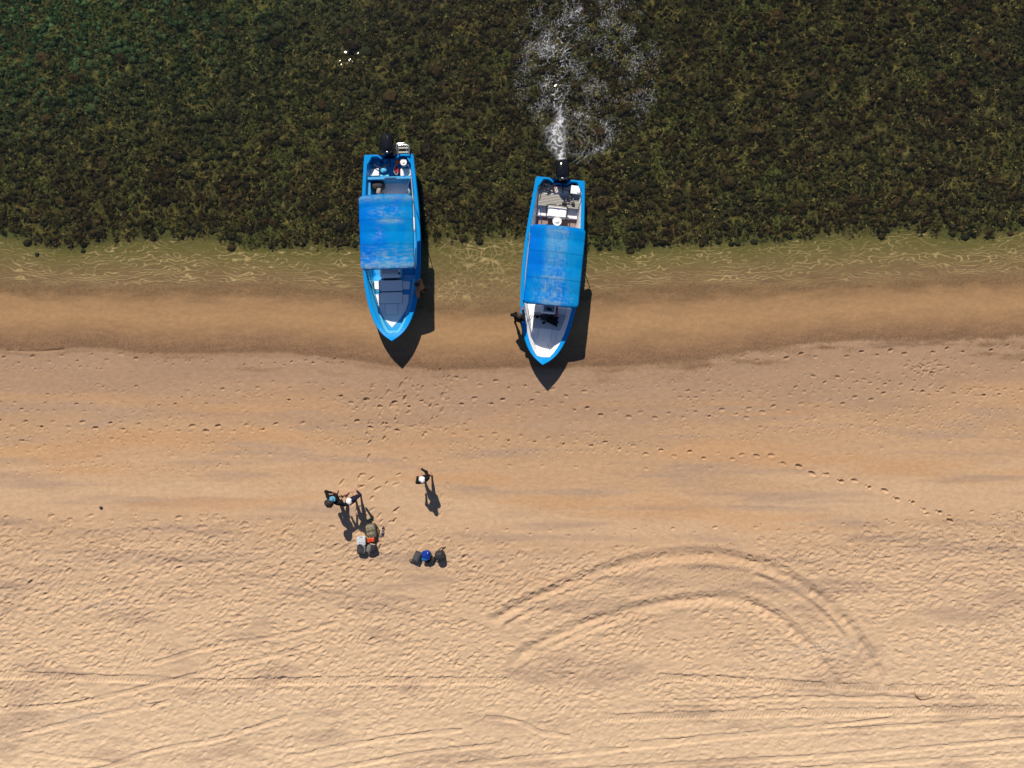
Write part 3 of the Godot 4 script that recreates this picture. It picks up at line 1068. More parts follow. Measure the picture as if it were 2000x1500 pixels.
func build_reef() -> void:
	var tone := noise(1.0, 31, 2)
	var gap := noise(0.9, 32, 2)
	var meshes := []
	for s in 4: meshes.append(rock_mesh(100 + s * 7, false))
	var fine := []
	for s in 4: fine.append(rock_mesh(200 + s * 5, true))
	var where := [[], [], [], []]
	var tints := [PackedColorArray(), PackedColorArray(), PackedColorArray(), PackedColorArray()]
	var big := []
	var big_names := {}
	for i in 23000:
		var x := rng.randf_range(-26, 26)
		var z := rng.randf_range(-21.5, -5.4)
		var px := 1000.0 + 46.0 * x
		var py := 750.0 + 46.0 * z
		var edge := curve_at(reef_line, px) - 5.0 + 17.0 * gap.get_noise_2d(x * 2.0, 0.0) + 13.0 * gap.get_noise_2d(x * 7.0, 5.0)
		var inside := edge - py
		if inside < 0.0: continue
		if gap.get_noise_2d(x, z) > 0.30 and rng.randf() < 0.86: continue
		if inside_boat(x, z): continue
		var r := 0.06 + 0.12 * pow(rng.randf(), 1.8)
		if inside < 40.0: r *= 0.9
		var big_one := rng.randf() < 0.012 and x > -21.2 and x < 21.2 and z > -15.9 and inside > 12.0
		if big_one: r = rng.randf_range(0.20, 0.33)
		var y := (ground_y(x, z) if absf(x) < 22.4 else -0.4) + r * 0.12
		y = minf(y, -0.10 - r * 0.8)
		var b := Basis(Vector3.UP, rng.randf() * TAU) * Basis(Vector3.RIGHT, rng.randfn() * 0.25)
		b = b.scaled(Vector3(r * rng.randf_range(0.85, 1.3), r * rng.randf_range(0.7, 1.0), r * rng.randf_range(0.8, 1.1)))
		var t := Transform3D(b, Vector3(x, y, z))
		if big_one:
			var kind := rng.randi() % 4
			var words := boulder_words(px, py, r, kind)
			if not big_names.has(words):
				big_names[words] = true
				big.append([t, kind, words])
				continue
		var k := rng.randi() % 4
		where[k].append(t)
		tints[k].append(reef_tone(x, z, tone))
	for k in 4:
		scatter("reef_rocks", meshes[k], where[k], tints[k], "dark algae covered stones of the shallow reef under clear water")
	# boulders large enough to tell apart
	var shades := []
	for c in [Color(0.033, 0.021, 0.009), Color(0.026, 0.025, 0.009), Color(0.018, 0.014, 0.008), Color(0.040, 0.028, 0.012)]:
		shades.append(bumpy(mat(c.linear_to_srgb(), 0.95), M.rough_normal, 3.0, 1.0))
		shades[-1].metallic_specular = 0.05
	for t in big:
		var o := MeshInstance3D.new()
		o.mesh = fine[rng.randi() % 4]
		o.material_override = shades[t[1]]
		o.transform = t[0]
		o.name = numbered("reef_boulder")
		add_child(o, true)
		tag(o, t[2], "boulder", "boulders of the shallow reef")
	# stones lying alone on the pale bed in front of the reef
	for s in [[450, 484, 0.17, "lone brown rounded stone on pale seabed left of the left boat", Color(0.050, 0.034, 0.018)],
		[161, 490, 0.10, "small green stone lying alone on the pale seabed near the left edge", Color(0.032, 0.036, 0.018)],
		[72, 497, 0.09, "smallest green stone on the pale seabed, leftmost of all", Color(0.034, 0.040, 0.02)],
		[51, 474, 0.17, "round dark stone standing out from the reef edge at far left", Color(0.030, 0.026, 0.014)],
		[937, 472, 0.15, "dark upright stone on the pale seabed between the two boats", Color(0.030, 0.026, 0.014)],
		[1889, 462, 0.17, "dark stone standing out from the reef edge at far right", Color(0.026, 0.026, 0.014)],
		[1474, 472, 0.14, "dark stone at the reef edge right of the right boat", Color(0.028, 0.026, 0.014)]]:
		var o := MeshInstance3D.new()
		o.mesh = fine[rng.randi() % 4]
		o.material_override = bumpy(mat((s[4] * 0.7).linear_to_srgb(), 0.9), M.rough_normal, 3.0, 1.0)
		o.material_override.metallic_specular = 0.05
		var p := at(s[0], s[1], -0.15)
		p.y = ground_y(p.x, p.z) + 0.02
		o.transform = Transform3D(Basis(Vector3.UP, rng.randf() * TAU).scaled(Vector3(1.05, 0.75, 0.95) * s[2]), p)
		o.name = numbered("seabed_stone")
		add_child(o, true)
		tag(o, s[3], "stone")
	# tufts of weed growing on everything
	var tuft := []
	for s in 3: tuft.append(tuft_mesh(300 + s))
	where = [[], [], []]
	tints = [PackedColorArray(), PackedColorArray(), PackedColorArray()]
	for i in 78000:
		var x := rng.randf_range(-24, 24)
		var z := rng.randf_range(-19.0, -5.6)
		var edge := curve_at(reef_line, 1000.0 + 46.0 * x) - 7.0 + 17.0 * gap.get_noise_2d(x * 2.0, 0.0) + 13.0 * gap.get_noise_2d(x * 7.0, 5.0)
		if 750.0 + 46.0 * z > edge: continue
		if inside_boat(x, z): continue
		var r := rng.randf_range(0.03, 0.08)
		var y := minf((ground_y(x, z) if absf(x) < 22.4 else -0.4) + rng.randf_range(0.02, 0.21), -0.03 - r)
		var b := (Basis(Vector3.UP, rng.randf() * TAU) * Basis(Vector3.RIGHT, rng.randfn() * 0.4)).scaled(Vector3.ONE * r)
		var k := rng.randi() % 3
		where[k].append(Transform3D(b, Vector3(x, y, z)))
		var c := reef_tone(x, z, tone)
		var light := rng.randf()
		var pale := clampf(0.13 + 0.45 * tone.get_noise_2d(x * 0.7 + 200.0, z * 0.7), 0.02, 0.5)
		if light < pale: c = c.lerp(Color(0.34, 0.29, 0.085), rng.randf_range(0.3, 1.0))  # pale yellow tint paints flecks of caustic light onto some tufts
		elif light > 0.95: c = c.lerp(Color(0.12, 0.062, 0.02), rng.randf_range(0.4, 1.0))
		tints[k].append(c.lerp(Color(0.060, 0.053, 0.016), 0.3) * rng.randf_range(0.6, 1.5))
	for k in 3:
		scatter("reef_weed", tuft[k], where[k], tints[k], "short brown and olive weed growing over the reef stones")


# ---------------------------------------------------------------- materials
func make_materials() -> void:
	M.rough_normal = noise_normal(0.03, 5, 6.0)
	M.cloth_normal = noise_normal(0.02, 9, 4.0)
	M.sand_normal = noise_normal(0.06, 15, 5.0, 512)
	M.sand = bumpy(vmat(0.95), M.sand_normal, 0.9, 0.55)
	M.sand.uv1_world_triplanar = true
	M.water = mat(Color(0.22, 0.26, 0.12, 0.02), 0.11)
	M.water.transparency = BaseMaterial3D.TRANSPARENCY_ALPHA
	M.foam = vmat(0.9, true)  # foam, and also the sheets of painted caustic light
	M.sand.metallic_specular = 0.2
	M.water.metallic_specular = 0.35
	M.rock = bumpy(vmat(0.92), M.rough_normal, 1.2, 1.0)
	M.algae = vmat(0.9)
	M.rock.metallic_specular = 0.1
	M.algae.metallic_specular = 0.1
	M.blue = mat(lin(0.001, 0.215, 0.54), 0.4)
	M.blue.metallic_specular = 0.16
	M.inner_blue = mat(lin(0.02, 0.27, 0.55), 0.40)
	M.light_blue = mat(lin(0.09, 0.42, 0.62), 0.4)
	M.white = mat(lin(0.78, 0.76, 0.75), 0.45)
	M.off_white = mat(lin(0.52, 0.50, 0.48), 0.5)
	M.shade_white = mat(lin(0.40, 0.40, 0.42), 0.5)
	M.canopy = bumpy(vmat(0.75), M.cloth_normal, 0.8, 0.35)
	M.canopy.metallic_specular = 0.12
	M.canopy.backlight_enabled = true
	M.canopy.backlight = Color(0.5, 0.5, 0.5)
	M.black = mat(lin(0.010, 0.010, 0.011), 0.55)
	M.black.metallic_specular = 0.2
	M.gloss = mat(lin(0.006, 0.006, 0.007), 0.16)
	M.steel = mat(lin(0.72, 0.72, 0.74), 0.22, 0.9)
	M.grey = mat(lin(0.20, 0.20, 0.21), 0.6)
	M.slat = mat(lin(0.33, 0.31, 0.27), 0.65)
	M.rubber = mat(lin(0.018, 0.018, 0.020), 0.7)
	M.brown = mat(lin(0.26, 0.17, 0.15), 0.75)
	M.red = mat(lin(0.45, 0.02, 0.015), 0.55)
	M.rope = mat(lin(0.5, 0.49, 0.46), 0.85)
	M.beige = mat(lin(0.27, 0.24, 0.19), 0.7)


# ---------------------------------------------------------------- boats
const LONG := 7.72
var boat_frames: Array[Transform3D] = []
var beam_curve := PackedVector2Array([Vector2(0, 0.99), Vector2(1.2, 1.09), Vector2(2.4, 1.17), Vector2(3.8, 1.20), Vector2(5.0, 1.14), Vector2(5.8, 1.04), Vector2(6.4, 0.91), Vector2(6.9, 0.73), Vector2(7.25, 0.53), Vector2(7.5, 0.30), Vector2(7.72, 0.0)])


func beam(z: float) -> float:
	return curve_at(beam_curve, z)


func sheer(z: float) -> float:
	return 0.80 + 0.20 * pow(clampf(z / LONG, 0.0, 1.0), 2.0) + 0.30 * exp((z - LONG) / 0.4)


func keel(z: float) -> float:
	return -0.27 + 0.78 * pow(clampf((z - 3.3) / 4.4, 0.0, 1.0), 1.7)


func rim_in(z: float) -> float:
	return maxf(beam(z) - 0.125 - 0.05 * clampf((z - 5.0) / 2.5, 0.0, 1.0), 0.0)


func bl(b: int, px: float, py: float, h: float) -> Vector3:
	return boat_frames[b].affine_inverse() * at(px, py, h)


func frame_of(stern: Vector2, bow: Vector2) -> Transform3D:
	var a := at(stern.x, stern.y, 0.83)
	var b := at(bow.x, bow.y, 1.32)
	return Transform3D(Basis(Vector3.UP, atan2(b.x - a.x, b.z - a.z)), Vector3(a.x, 0, a.z))


func make_hull(root: Node3D, liner: Material, foredeck_z: float) -> void:
	var stations := []
	for i in 49: stations.append(LONG * i / 48.0)
	# hull skin
	var st := tool()
	var rows := []
	for z in stations:
		var b := beam(z)
		var s := sheer(z)
		var k := keel(z)
		var c := lerpf(0.80, 0.42, pow(clampf((z - 3.5) / 4.2, 0.0, 1.0), 1.5))
		var yc := lerpf(k, s, 0.26)
		var row := []
		for e in [[-1.0, 1.0, s], [-1.0, 0.985, lerpf(yc, s, 0.72)], [-1.0, lerpf(c, 1.0, 0.55), lerpf(yc, s, 0.38)], [-1.0, c, yc], [-1.0, c * 0.5, lerpf(k, yc, 0.42)], [0.0, 0.0, k], [1.0, c * 0.5, lerpf(k, yc, 0.42)], [1.0, c, yc], [1.0, lerpf(c, 1.0, 0.55), lerpf(yc, s, 0.38)], [1.0, 0.985, lerpf(yc, s, 0.72)], [1.0, 1.0, s]]:
			row.append(Vector3(e[0] * e[1] * b, e[2], z))
		rows.append(row)
	skin(st, rows)
	var t: Array = rows[0]
	st.set_smooth_group(-1)
	for i in range(1, t.size() - 1): tri(st, t[0], t[i], t[i + 1])
	put("hull", st, M.blue, root)
	# rub rail: a pale line along the widest edge
	for s in [-1, 1]:
		st = tool()
		var p := []
		for i in 40:
			var z := 0.05 + (LONG - 0.1) * i / 39.0
			p.append(Vector3(s * (beam(z) + 0.012), sheer(z) - 0.03, z))
		tube(st, p, 0.022, 0.022, 6)
		put("rub_rail", st, M.blue, root)
	# gunwale
	for s in [-1, 1]:
		st = tool()
		st.set_smooth_group(-1)
		var g := []
		for i in 60:
			var z := 0.02 + (7.44 - 0.02) * i / 59.0
			var o := beam(z) + 0.015
			var n := rim_in(z)
			var y := sheer(z) + 0.035
			g.append([Vector3(s * o, y - 0.06, z), Vector3(s * o, y - 0.012, z), Vector3(s * (o - 0.014), y, z), Vector3(s * (n + 0.014), y, z), Vector3(s * n, y - 0.014, z), Vector3(s * n, y - 0.06, z)])
		skin(st, g, s > 0)
		put("gunwale", st, M.blue, root)
	# bow plate, rising to the stem
	st = tool()
	st.set_smooth_group(-1)
	rows = []
	for i in 9:
		var z := 7.40 + (LONG - 7.40) * i / 8.0
		var hw := beam(z) + 0.013
		var y := sheer(z) + 0.036
		rows.append([Vector3(-hw * 0.9, y - 0.14, z), Vector3(-hw, y - 0.05, z), Vector3(-hw, y - 0.012, z), Vector3(-hw + minf(0.013, hw * 0.5), y, z), Vector3(0, y + 0.01, z), Vector3(hw - minf(0.013, hw * 0.5), y, z), Vector3(hw, y - 0.012, z), Vector3(hw, y - 0.05, z), Vector3(hw * 0.9, y - 0.14, z)])
	skin(st, rows)
	var q0: Array = rows[0]
	for i in range(1, q0.size() - 1): tri(st, q0[0], q0[i + 1], q0[i])
	put("bow_plate", st, M.blue, root)
	# transom with the notch for the outboard
	st = tool()
	slab(st, PackedVector2Array([Vector2(-1.0, -0.01), Vector2(-0.45, -0.01), Vector2(-0.28, 0.12), Vector2(-0.28, 0.19), Vector2(-0.48, 0.07), Vector2(-0.70, 0.08), Vector2(-0.88, 0.40)]), 0.55, 0.845, 0.012)
	put("transom_corner", st, M.blue, root)
	st = tool()
	slab(st, PackedVector2Array([Vector2(1.0, -0.01), Vector2(0.88, 0.40), Vector2(0.70, 0.08), Vector2(0.48, 0.07), Vector2(0.28, 0.19), Vector2(0.28, 0.12), Vector2(0.45, -0.01)]), 0.55, 0.845, 0.012)
	put("transom_corner", st, M.blue, root)
	st = tool()
	box(st, Vector3(0, 0.28, 0.13), Vector3(0.62, 0.66, 0.07), 0.015)
	put("motor_board", st, M.blue, root)
	# inside skin: sides sloping to the floor, and the raised foredeck
	st = tool()
	rows = []
	for i in 50:
		var z := 0.10 + 7.28 * i / 49.0
		var n := rim_in(z)
		var y := floor_y(z, foredeck_z)
		var f := floor_half(z, foredeck_z)
		rows.append([Vector3(-n, sheer(z) - 0.02, z), Vector3(-lerpf(n, f, 0.75), lerpf(y, sheer(z), 0.45), z), Vector3(-f, y + 0.02, z), Vector3(-f * 0.97, y, z), Vector3(0, y, z), Vector3(f * 0.97, y, z), Vector3(f, y + 0.02, z), Vector3(lerpf(n, f, 0.75), lerpf(y, sheer(z), 0.45), z), Vector3(n, sheer(z) - 0.02, z)])
	st.set_smooth_group(-1)
	skin(st, rows)
	put("inner_liner", st, liner, root)


func floor_y(z: float, foredeck_z: float) -> float:
	return lerpf(0.10, 0.56 + 0.06 * clampf((z - foredeck_z) / 2.0, 0.0, 1.0), clampf((z - foredeck_z + 0.08) / 0.10, 0.0, 1.0))


func floor_half(z: float, foredeck_z: float) -> float:
	var f := rim_in(z) - lerpf(0.14, 0.20, clampf(z - foredeck_z, 0.0, 1.0))
	return maxf(f, 0.02)


func make_outboard(root: Node3D, x: float, z: float, turn: float) -> void:
	var o := node_under("outboard_motor", root)
	o.position = Vector3(x, 0, z)
	o.rotation.y = turn
	# cowl: long rounded hood, highest in the middle
	var st := tool()
	var rows := []
	for i in 15:
		var t := i / 14.0
		var zz := lerpf(-0.50, 0.40, t)
		var e := sqrt(maxf(1.0 - pow(absf(t * 2 - 1), 3.4), 0.0))
		var w := 0.28 * e * (0.90 + 0.10 * sin(t * PI))
		var h := 0.31 * pow(e, 0.8) * (0.86 + 0.18 * sin(t * PI * 0.8))
		var row := []
		for k in 19:
			var a := TAU * k / 18.0
			row.append(Vector3(w * signf(cos(a)) * pow(absf(cos(a)), 0.7), 1.08 + (h if sin(a) > 0 else h * 0.8) * signf(sin(a)) * pow(absf(sin(a)), 0.75), zz))
		rows.append(row)
	skin(st, rows)
	put("cowl", st, M.gloss, o)
	st = tool()
	box(st, Vector3(0, 1.405, -0.02), Vector3(0.10, 0.02, 0.50), 0.008)
	put("cowl_ridge", st, M.gloss, o)
	st = tool()
	pillow(st, Vector3(0, 1.30, 0.345), Vector3(0.045, 0.025, 0.03), 0.7)
	put("badge", st, M.steel, o)
	st = tool()
	pillow(st, Vector3(0, 0.55, -0.02), Vector3(0.10, 0.42, 0.17), 0.6)
	put("midsection", st, M.black, o)
	st = tool()
	pillow(st, Vector3(0, -0.16, -0.06), Vector3(0.06, 0.34, 0.11), 0.7)
	box(st, Vector3(0, 0.02, -0.10), Vector3(0.22, 0.02, 0.36), 0.008)
	pillow(st, Vector3(0, -0.40, -0.05), Vector3(0.055, 0.055, 0.22), 0.9)
	put("lower_unit", st, M.black, o)
	for k in 3:
		st = tool()
		var a := TAU * k / 3.0
		var u := Vector3(cos(a), sin(a), 0)
		var r := Basis(u, 0.5)
		pillow(st, Vector3(0, -0.40, -0.28) + u * 0.09, Vector3(0.06, 0.075, 0.012), 1.0, r * Basis(Vector3.BACK, a - PI / 2), null, 0.0, 6, 10)
		put("propeller_blade", st, M.steel, o)
	st = tool()
	box(st, Vector3(0, 0.62, 0.24), Vector3(0.34, 0.34, 0.16), 0.03)
	put("clamp_bracket", st, M.black, o)
	st = tool()
	tube(st, bent([Vector3(0.02, 0.92, 0.36), Vector3(0.03, 0.97, 0.60), Vector3(0.02, 0.95, 0.86)]), 0.035, 0.026, 8)
	put("tiller", st, M.black, o)


func make_canopy(root: Node3D, b: int, corners: Array, h: float, s: int, worn: float) -> void:
	var a := bl(b, corners[0].x, corners[0].y, h)
	var c := bl(b, corners[2].x, corners[2].y, h)
	var d := bl(b, corners[1].x, corners[1].y, h)
	var e := bl(b, corners[3].x, corners[3].y, h)
	var mid := (a + c + d + e) / 4.0
	var hw := (absf(d.x - a.x) + absf(c.x - e.x)) / 4.0
	var hl := (absf(e.z - a.z) + absf(c.z - d.z)) / 4.0
	var o := node_under("canopy", root)
	o.position = Vector3(mid.x, h, mid.z)
	var n := noise(1.0, s, 4)
	var fine := noise(1.0, s + 3, 3)
	var weave := noise(1.0, s + 4, 2)
	var st := tool()
	var NU := 56
	var NV := 78
	var r := 0.16
	var rows := []
	var tint := []
	var deep := Color(0.002, 0.135, 0.52)
	var sky := Color(0.004, 0.205, 0.49)
	var pale := Color(0.15, 0.29, 0.42)
	for j in NV + 1:
		var v := -1.0 + 2.0 * j / NV
		var z := v * hl
		var w := hw
		var past := absf(z) - (hl - r)
		if past > 0: w = hw - r + sqrt(maxf(r * r - past * past, 0.0))
		var row := []
		var hue := []
		for i in NU + 1:
			var u := -1.0 + 2.0 * i / NU
			var x := u * w
			var y := 0.13 * (1.0 - u * u) - 0.045 * pow(absf(u), 6.0)
			y += 0.034 * absf(cos((v + 1.0) * PI * 1.5)) - 0.02 * clampf((absf(v) - 0.93) / 0.07, 0.0, 1.0)
			y += 0.006 * n.get_noise_2d(x * 2.0, z * 2.0)
			row.append(Vector3(x, y, z))
			# sun-bleached cloth: more blue at the sides, worn pale on the middle panels and at the ends
			var f := n.get_noise_2d(x * 0.9, z * 0.6)
			var g := fine.get_noise_2d(x * 2.2, z * 9.0) * 0.95 + fine.get_noise_2d(x * 9.0 + 30.0, z * 3.0) * 0.45
			var wv := weave.get_noise_2d(x * 22.0, z * 3.0) * 0.5 + weave.get_noise_2d(x * 3.0 + 70.0, z * 22.0) * 0.5
			var col := deep.lerp(sky, clampf(0.55 + u * 0.55 + f * 0.9, 0.0, 1.0))
			var k := 0.0
			if worn > 0.5:
				k = exp(-pow((v + 0.90) / 0.07, 2.0)) * 0.75 * clampf(0.7 + g, 0, 1) + exp(-pow((v - 0.90) / 0.08, 2.0)) * 0.95 * clampf(0.75 + g, 0, 1)
				k += exp(-pow((v + 0.28) / 0.055, 2.0)) * exp(-pow((u - 0.18) / 0.42, 4.0)) * 0.95 * clampf(0.9 + g, 0, 1)
				k += exp(-pow((v + 0.52) / 0.16, 2.0)) * exp(-pow((u - 0.05) / 0.6, 4.0)) * clampf(g * 1.9 + 0.25, 0, 1) * 0.7
				k += clampf((v - 0.28) * 3.0, 0, 1) * clampf(g * 1.5 + f * 0.7 + 0.22, 0, 1) * 0.75
				k += exp(-pow((v - 0.06) / 0.14, 2.0)) * exp(-pow((u + 0.3) / 0.2, 2.0)) * clampf(g * 2.0, 0, 1) * 0.8
			else:
				var panel := exp(-pow((u - 0.02) / 0.42, 6.0))
				k = panel * clampf(0.42 + g * 0.45 + wv * 0.9 + f * 0.4, 0, 1) * 0.60
				k += exp(-pow((v + 0.86) / 0.05, 2.0)) * panel * 0.45
				k += clampf((v - 0.15) * 2.0, 0, 1) * exp(-pow((u - 0.05) / 0.75, 6.0)) * clampf(0.1 + wv * 1.6 + g * 0.5, 0, 1) * 0.6
				k += exp(-pow((v - 0.30) / 0.03, 2.0)) * panel * 0.5 + exp(-pow((v - 0.93) / 0.04, 2.0)) * panel * 0.6
				k -= 0.25 * exp(-pow((u - 0.42) / 0.03, 2.0))
			k += wv * 0.08 * clampf(k * 3.0, 0.0, 1.0)
			col = col.lerp(pale, clampf(k, 0.0, 0.92))
			if absf(v + 0.33) < 0.014 or absf(v - 0.33) < 0.014 or absf(u) > 0.972 or absf(v) > 0.982: col = col.darkened(0.3)
			hue.append(col)
		rows.append(row)
		tint.append(hue)
	for j in NV:
		for i in NU:
			for q in [[j, i], [j, i + 1], [j + 1, i + 1], [j, i], [j + 1, i + 1], [j + 1, i]]:
				st.set_color(tint[q[0]][q[1]])
				st.add_vertex(rows[q[0]][q[1]])
	# hem hanging down all round, and the underside
	var ring := []
	var ring_c := []
	for i in NU + 1:
		ring.append(rows[0][i])
		ring_c.append(tint[0][i])
	for j in range(1, NV + 1):
		ring.append(rows[j][NU])
		ring_c.append(tint[j][NU])
	for i in range(NU - 1, -1, -1):
		ring.append(rows[NV][i])
		ring_c.append(tint[NV][i])
	for j in range(NV - 1, -1, -1):
		ring.append(rows[j][0])
		ring_c.append(tint[j][0])
	for i in ring.size() - 1:
		st.set_color(ring_c[i].lerp(deep, 0.5))
		var dn := Vector3(0, -0.07, 0)
		quad(st, ring[i], ring[i] + dn, ring[i + 1] + dn, ring[i + 1])
	put("cloth", st, M.canopy, o)
	# frame: bows under the cloth, posts down to the gunwale
	for k in 4:
		var z := -hl + 0.10 + (2 * hl - 0.2) * k / 3.0
		st = tool()
		var p := []
		for i in 13:
			var u := -0.96 + 1.92 * i / 12.0
			p.append(Vector3(u * hw, 0.13 * (1.0 - u * u) - 0.07, z))
		tube(st, p, 0.016, 0.016, 6)
		put("bow_pipe", st, M.steel, o)
	for sx in [-1, 1]:
		for k in [0, 3]:
			var z: float = -hl + 0.10 + (2 * hl - 0.2) * k / 3.0
			var foot := Vector3(sx * (beam(mid.z + z * 0.85) - 0.07) - mid.x, sheer(mid.z + z) + 0.03 - h, z * 0.85)
			st = tool()
			tube(st, [Vector3(sx * hw * 0.95, -0.07, z), foot], 0.017, 0.017, 6)
			put("post", st, M.steel, o)
		st = tool()
		tube(st, [Vector3(sx * hw * 0.96, -0.08, -hl + 0.1), Vector3(sx * hw * 0.96, -0.08, hl - 0.1)], 0.016, 0.016, 6)
		put("side_pipe", st, M.steel, o)


func cord(called: String, b: int, pts: Array, r: float, m: Material, parent: Node3D) -> void:
	var p := []
	for q in pts: p.append(bl(b, q[0], q[1], q[2]))
	var st := tool()
	tube(st, bent(p), r, r, 6)
	put(called, st, m, parent)


# a block in boat b whose top face covers the seen corners at height h
func block(called: String, b: int, px0: float, py0: float, px1: float, py1: float, h: float, deep: float, m: Material, parent: Node3D, turn: float = 0.0, bevel: float = 0.015) -> MeshInstance3D:
	var p := bl(b, (px0 + px1) / 2, (py0 + py1) / 2, h)
	var s := (EYE - h) / FOCAL
	var st := tool()
	box(st, Vector3(p.x, h - deep / 2, p.z), Vector3((px1 - px0) * s, deep, (py1 - py0) * s), bevel, Basis(Vector3.UP, turn))
	return put(called, st, m, parent)


func build_boats() -> void:
	left_boat()
	right_boat()


func left_boat() -> void:
	var root := thing("fishing_boat", "blue fishing boat with blue inside and patchy worn blue canopy, left of the two", "boat", boat_frames[0], "open boats nosed onto the beach")
	make_hull(root, M.inner_blue, 5.05)
	make_outboard(root, 0.0, -0.30, 0.05)
	make_canopy(root, 0, [Vector2(700, 382), Vector2(806, 380), Vector2(809, 525), Vector2(704, 528)], 2.42, 501, 1.0)
	# stern: two white lids, step, thwart with a slot
	block("locker_lid", 0, 720.5, 329, 740, 343.5, 0.48, 0.34, M.white, root)
	block("locker_lid", 0, 782, 329, 802, 343.5, 0.48, 0.34, M.white, root)
	block("stern_deck", 0, 719, 310, 742, 328.4, 0.42, 0.28, M.inner_blue, root)
	block("stern_deck", 0, 781, 310, 803, 328.4, 0.42, 0.28, M.inner_blue, root)
	block("well_step", 0, 742, 341, 759.5, 345, 0.50, 0.36, M.light_blue, root)
	var st := tool()
	var p := bl(0, 759, 347.5, 0.72)
	box(st, Vector3(p.x, 0.40, p.z), Vector3(1.92, 0.64, 0.13), 0.02)
	put("bulkhead", st, M.inner_blue, root)
	block("grab_slot", 0, 751, 346.6, 774, 348.6, 0.735, 0.03, M.rubber, root, 0.0, 0.004)
	block("floor_panel", 0, 742, 354, 799, 392, 0.14, 0.03, M.white, root)
	block("side_locker", 0, 716, 352, 724, 392, 0.62, 0.5, M.inner_blue, root)
	block("seat", 0, 738, 392, 788, 410, 0.50, 0.40, M.white, root)
	# console under the front edge of the canopy
	var c := node_under("console", root)
	block("cabinet", 0, 742, 505, 780, 541, 0.92, 0.80, M.white, c, 0.0, 0.03)
	block("dash", 0, 745, 510, 777, 534, 1.00, 0.09, M.shade_white, c, 0.0, 0.02)
	st = tool()
	p = bl(0, 761, 508, 1.15)
	var wheel := []
	for i in 21: wheel.append(p + Vector3(cos(TAU * i / 20.0) * 0.19, sin(TAU * i / 20.0) * 0.15, sin(TAU * i / 20.0) * 0.12))
	tube(st, wheel, 0.016, 0.016, 6)
	put("steering_wheel", st, M.black, c)
	for i in 6:
		st = tool()
		p = bl(0, 746 + i * 5.6, 545.5, 0.64)
		pillow(st, p, Vector3(0.035, 0.03, 0.03), 0.8, Basis.IDENTITY, null, 0, 8, 12)
		put("knob", st, M.black, c)
	st = tool()
	p = bl(0, 779.5, 534, 1.0)
	lathe(st, [Vector2(0.0, 0.07), Vector2(0.04, 0.065), Vector2(0.045, 0.0)], Transform3D(Basis.IDENTITY, p), 14)
	put("compass", st, M.black, c)
	st = tool()
	tube(st, [bl(0, 757, 528, 1.06), bl(0, 774, 537, 1.06)], 0.008, 0.008, 6)
	put("wiper", st, M.steel, c)
	# white panels and lids of the foredeck
	var y := 0.56
	st = tool()
	var q := PackedVector2Array()
	for e in [[731, 549], [801, 549], [800, 565], [731, 565]]: q.append(Vector2(bl(0, e[0], e[1], y + 0.03).x, bl(0, e[0], e[1], y + 0.03).z))
	slab(st, q, y - 0.02, y + 0.030, 0.008)
	put("deck_panel", st, M.white, root)
	st = tool()
	q = PackedVector2Array()
	for e in [[732, 575], [799, 575], [798, 590], [793, 606], [782, 622], [765.5, 640], [750, 622], [738, 604], [733, 590]]: q.append(Vector2(bl(0, e[0], e[1], y + 0.07).x, bl(0, e[0], e[1], y + 0.07).z))
	slab(st, q, y - 0.02, y + 0.070, 0.008)
	put("deck_panel", st, M.white, root)
	var names_of := [[742.5, 547.5, 786, 568.5, 0.625], [742.5, 571, 786, 592.5, 0.655], [752.5, 593.5, 777, 614.5, 0.650]]
	for e in names_of:
		block("hatch_seam", 0, e[0] - 0.5, e[1] - 0.5, e[2] + 0.5, e[3] + 0.5, e[4] - 0.008, 0.03, M.grey, root, 0.0, 0.003)
		block("hatch_lid", 0, e[0], e[1], e[2], e[3], e[4], 0.04, M.white, root, 0.0, 0.006)
	# light blue ledge inside the bow
	for s in [-1, 1]:
		st = tool()
		st.set_smooth_group(-1)
		var g := []
		for i in 16:
			var z := 5.15 + 2.23 * i / 15.0
			var n := rim_in(z)
			var f := maxf(n - 0.17, 0.0)
			g.append([Vector3(s * (n - 0.002), sheer(z) - 0.05, z), Vector3(s * f, sheer(z) - 0.21, z), Vector3(s * f, sheer(z) - 0.4, z)])
		skin(st, g, s > 0)
		put("bow_ledge", st, M.light_blue, root)
	st = tool()
	box(st, Vector3(0, sheer(7.35) - 0.18, 7.34), Vector3(0.46, 0.08, 0.12), 0.02)
	put("bow_shelf", st, M.light_blue, root)
	st = tool()
	pillow(st, bl(0, 764.5, 651, 1.05), Vector3(0.02, 0.03, 0.05), 0.8, Basis.IDENTITY, null, 0, 8, 10)
	put("cleat", st, M.steel, root)
	# ladder folded up over the transom
	var l := node_under("boarding_ladder", root)
	for e in [[774.5, 279.5, 794, 300.5, 0.80], [777.5, 283, 799, 303, 1.0]]:
		st = tool()
		var h: float = e[4]
		tube(st, bent([bl(0, e[0] + 0.5, e[3], h - 0.05), bl(0, e[0], e[1] + 5, h), bl(0, e[0] + 3, e[1] + 0.8, h), bl(0, (e[0] + e[2]) / 2, e[1], h), bl(0, e[2] - 3, e[1] + 0.8, h), bl(0, e[2], e[1] + 5, h), bl(0, e[2] - 0.5, e[3], h - 0.05)]), 0.026, 0.026, 8)
		put("hoop", st, M.steel, l)
	for e in [289, 297.5]:
		st = tool()
		box(st, bl(0, 788, e, 0.99), Vector3(0.40, 0.03, 0.075), 0.01)
		put("step", st, M.slat, l)
	# lines, hose and rods along the sides
	cord("fuel_hose", 0, [[718, 320, 0.70], [726, 318.5, 0.62], [735, 325, 0.60], [746, 328, 0.62], [753, 322, 0.72], [757, 312, 0.85]], 0.022, M.rubber, root)
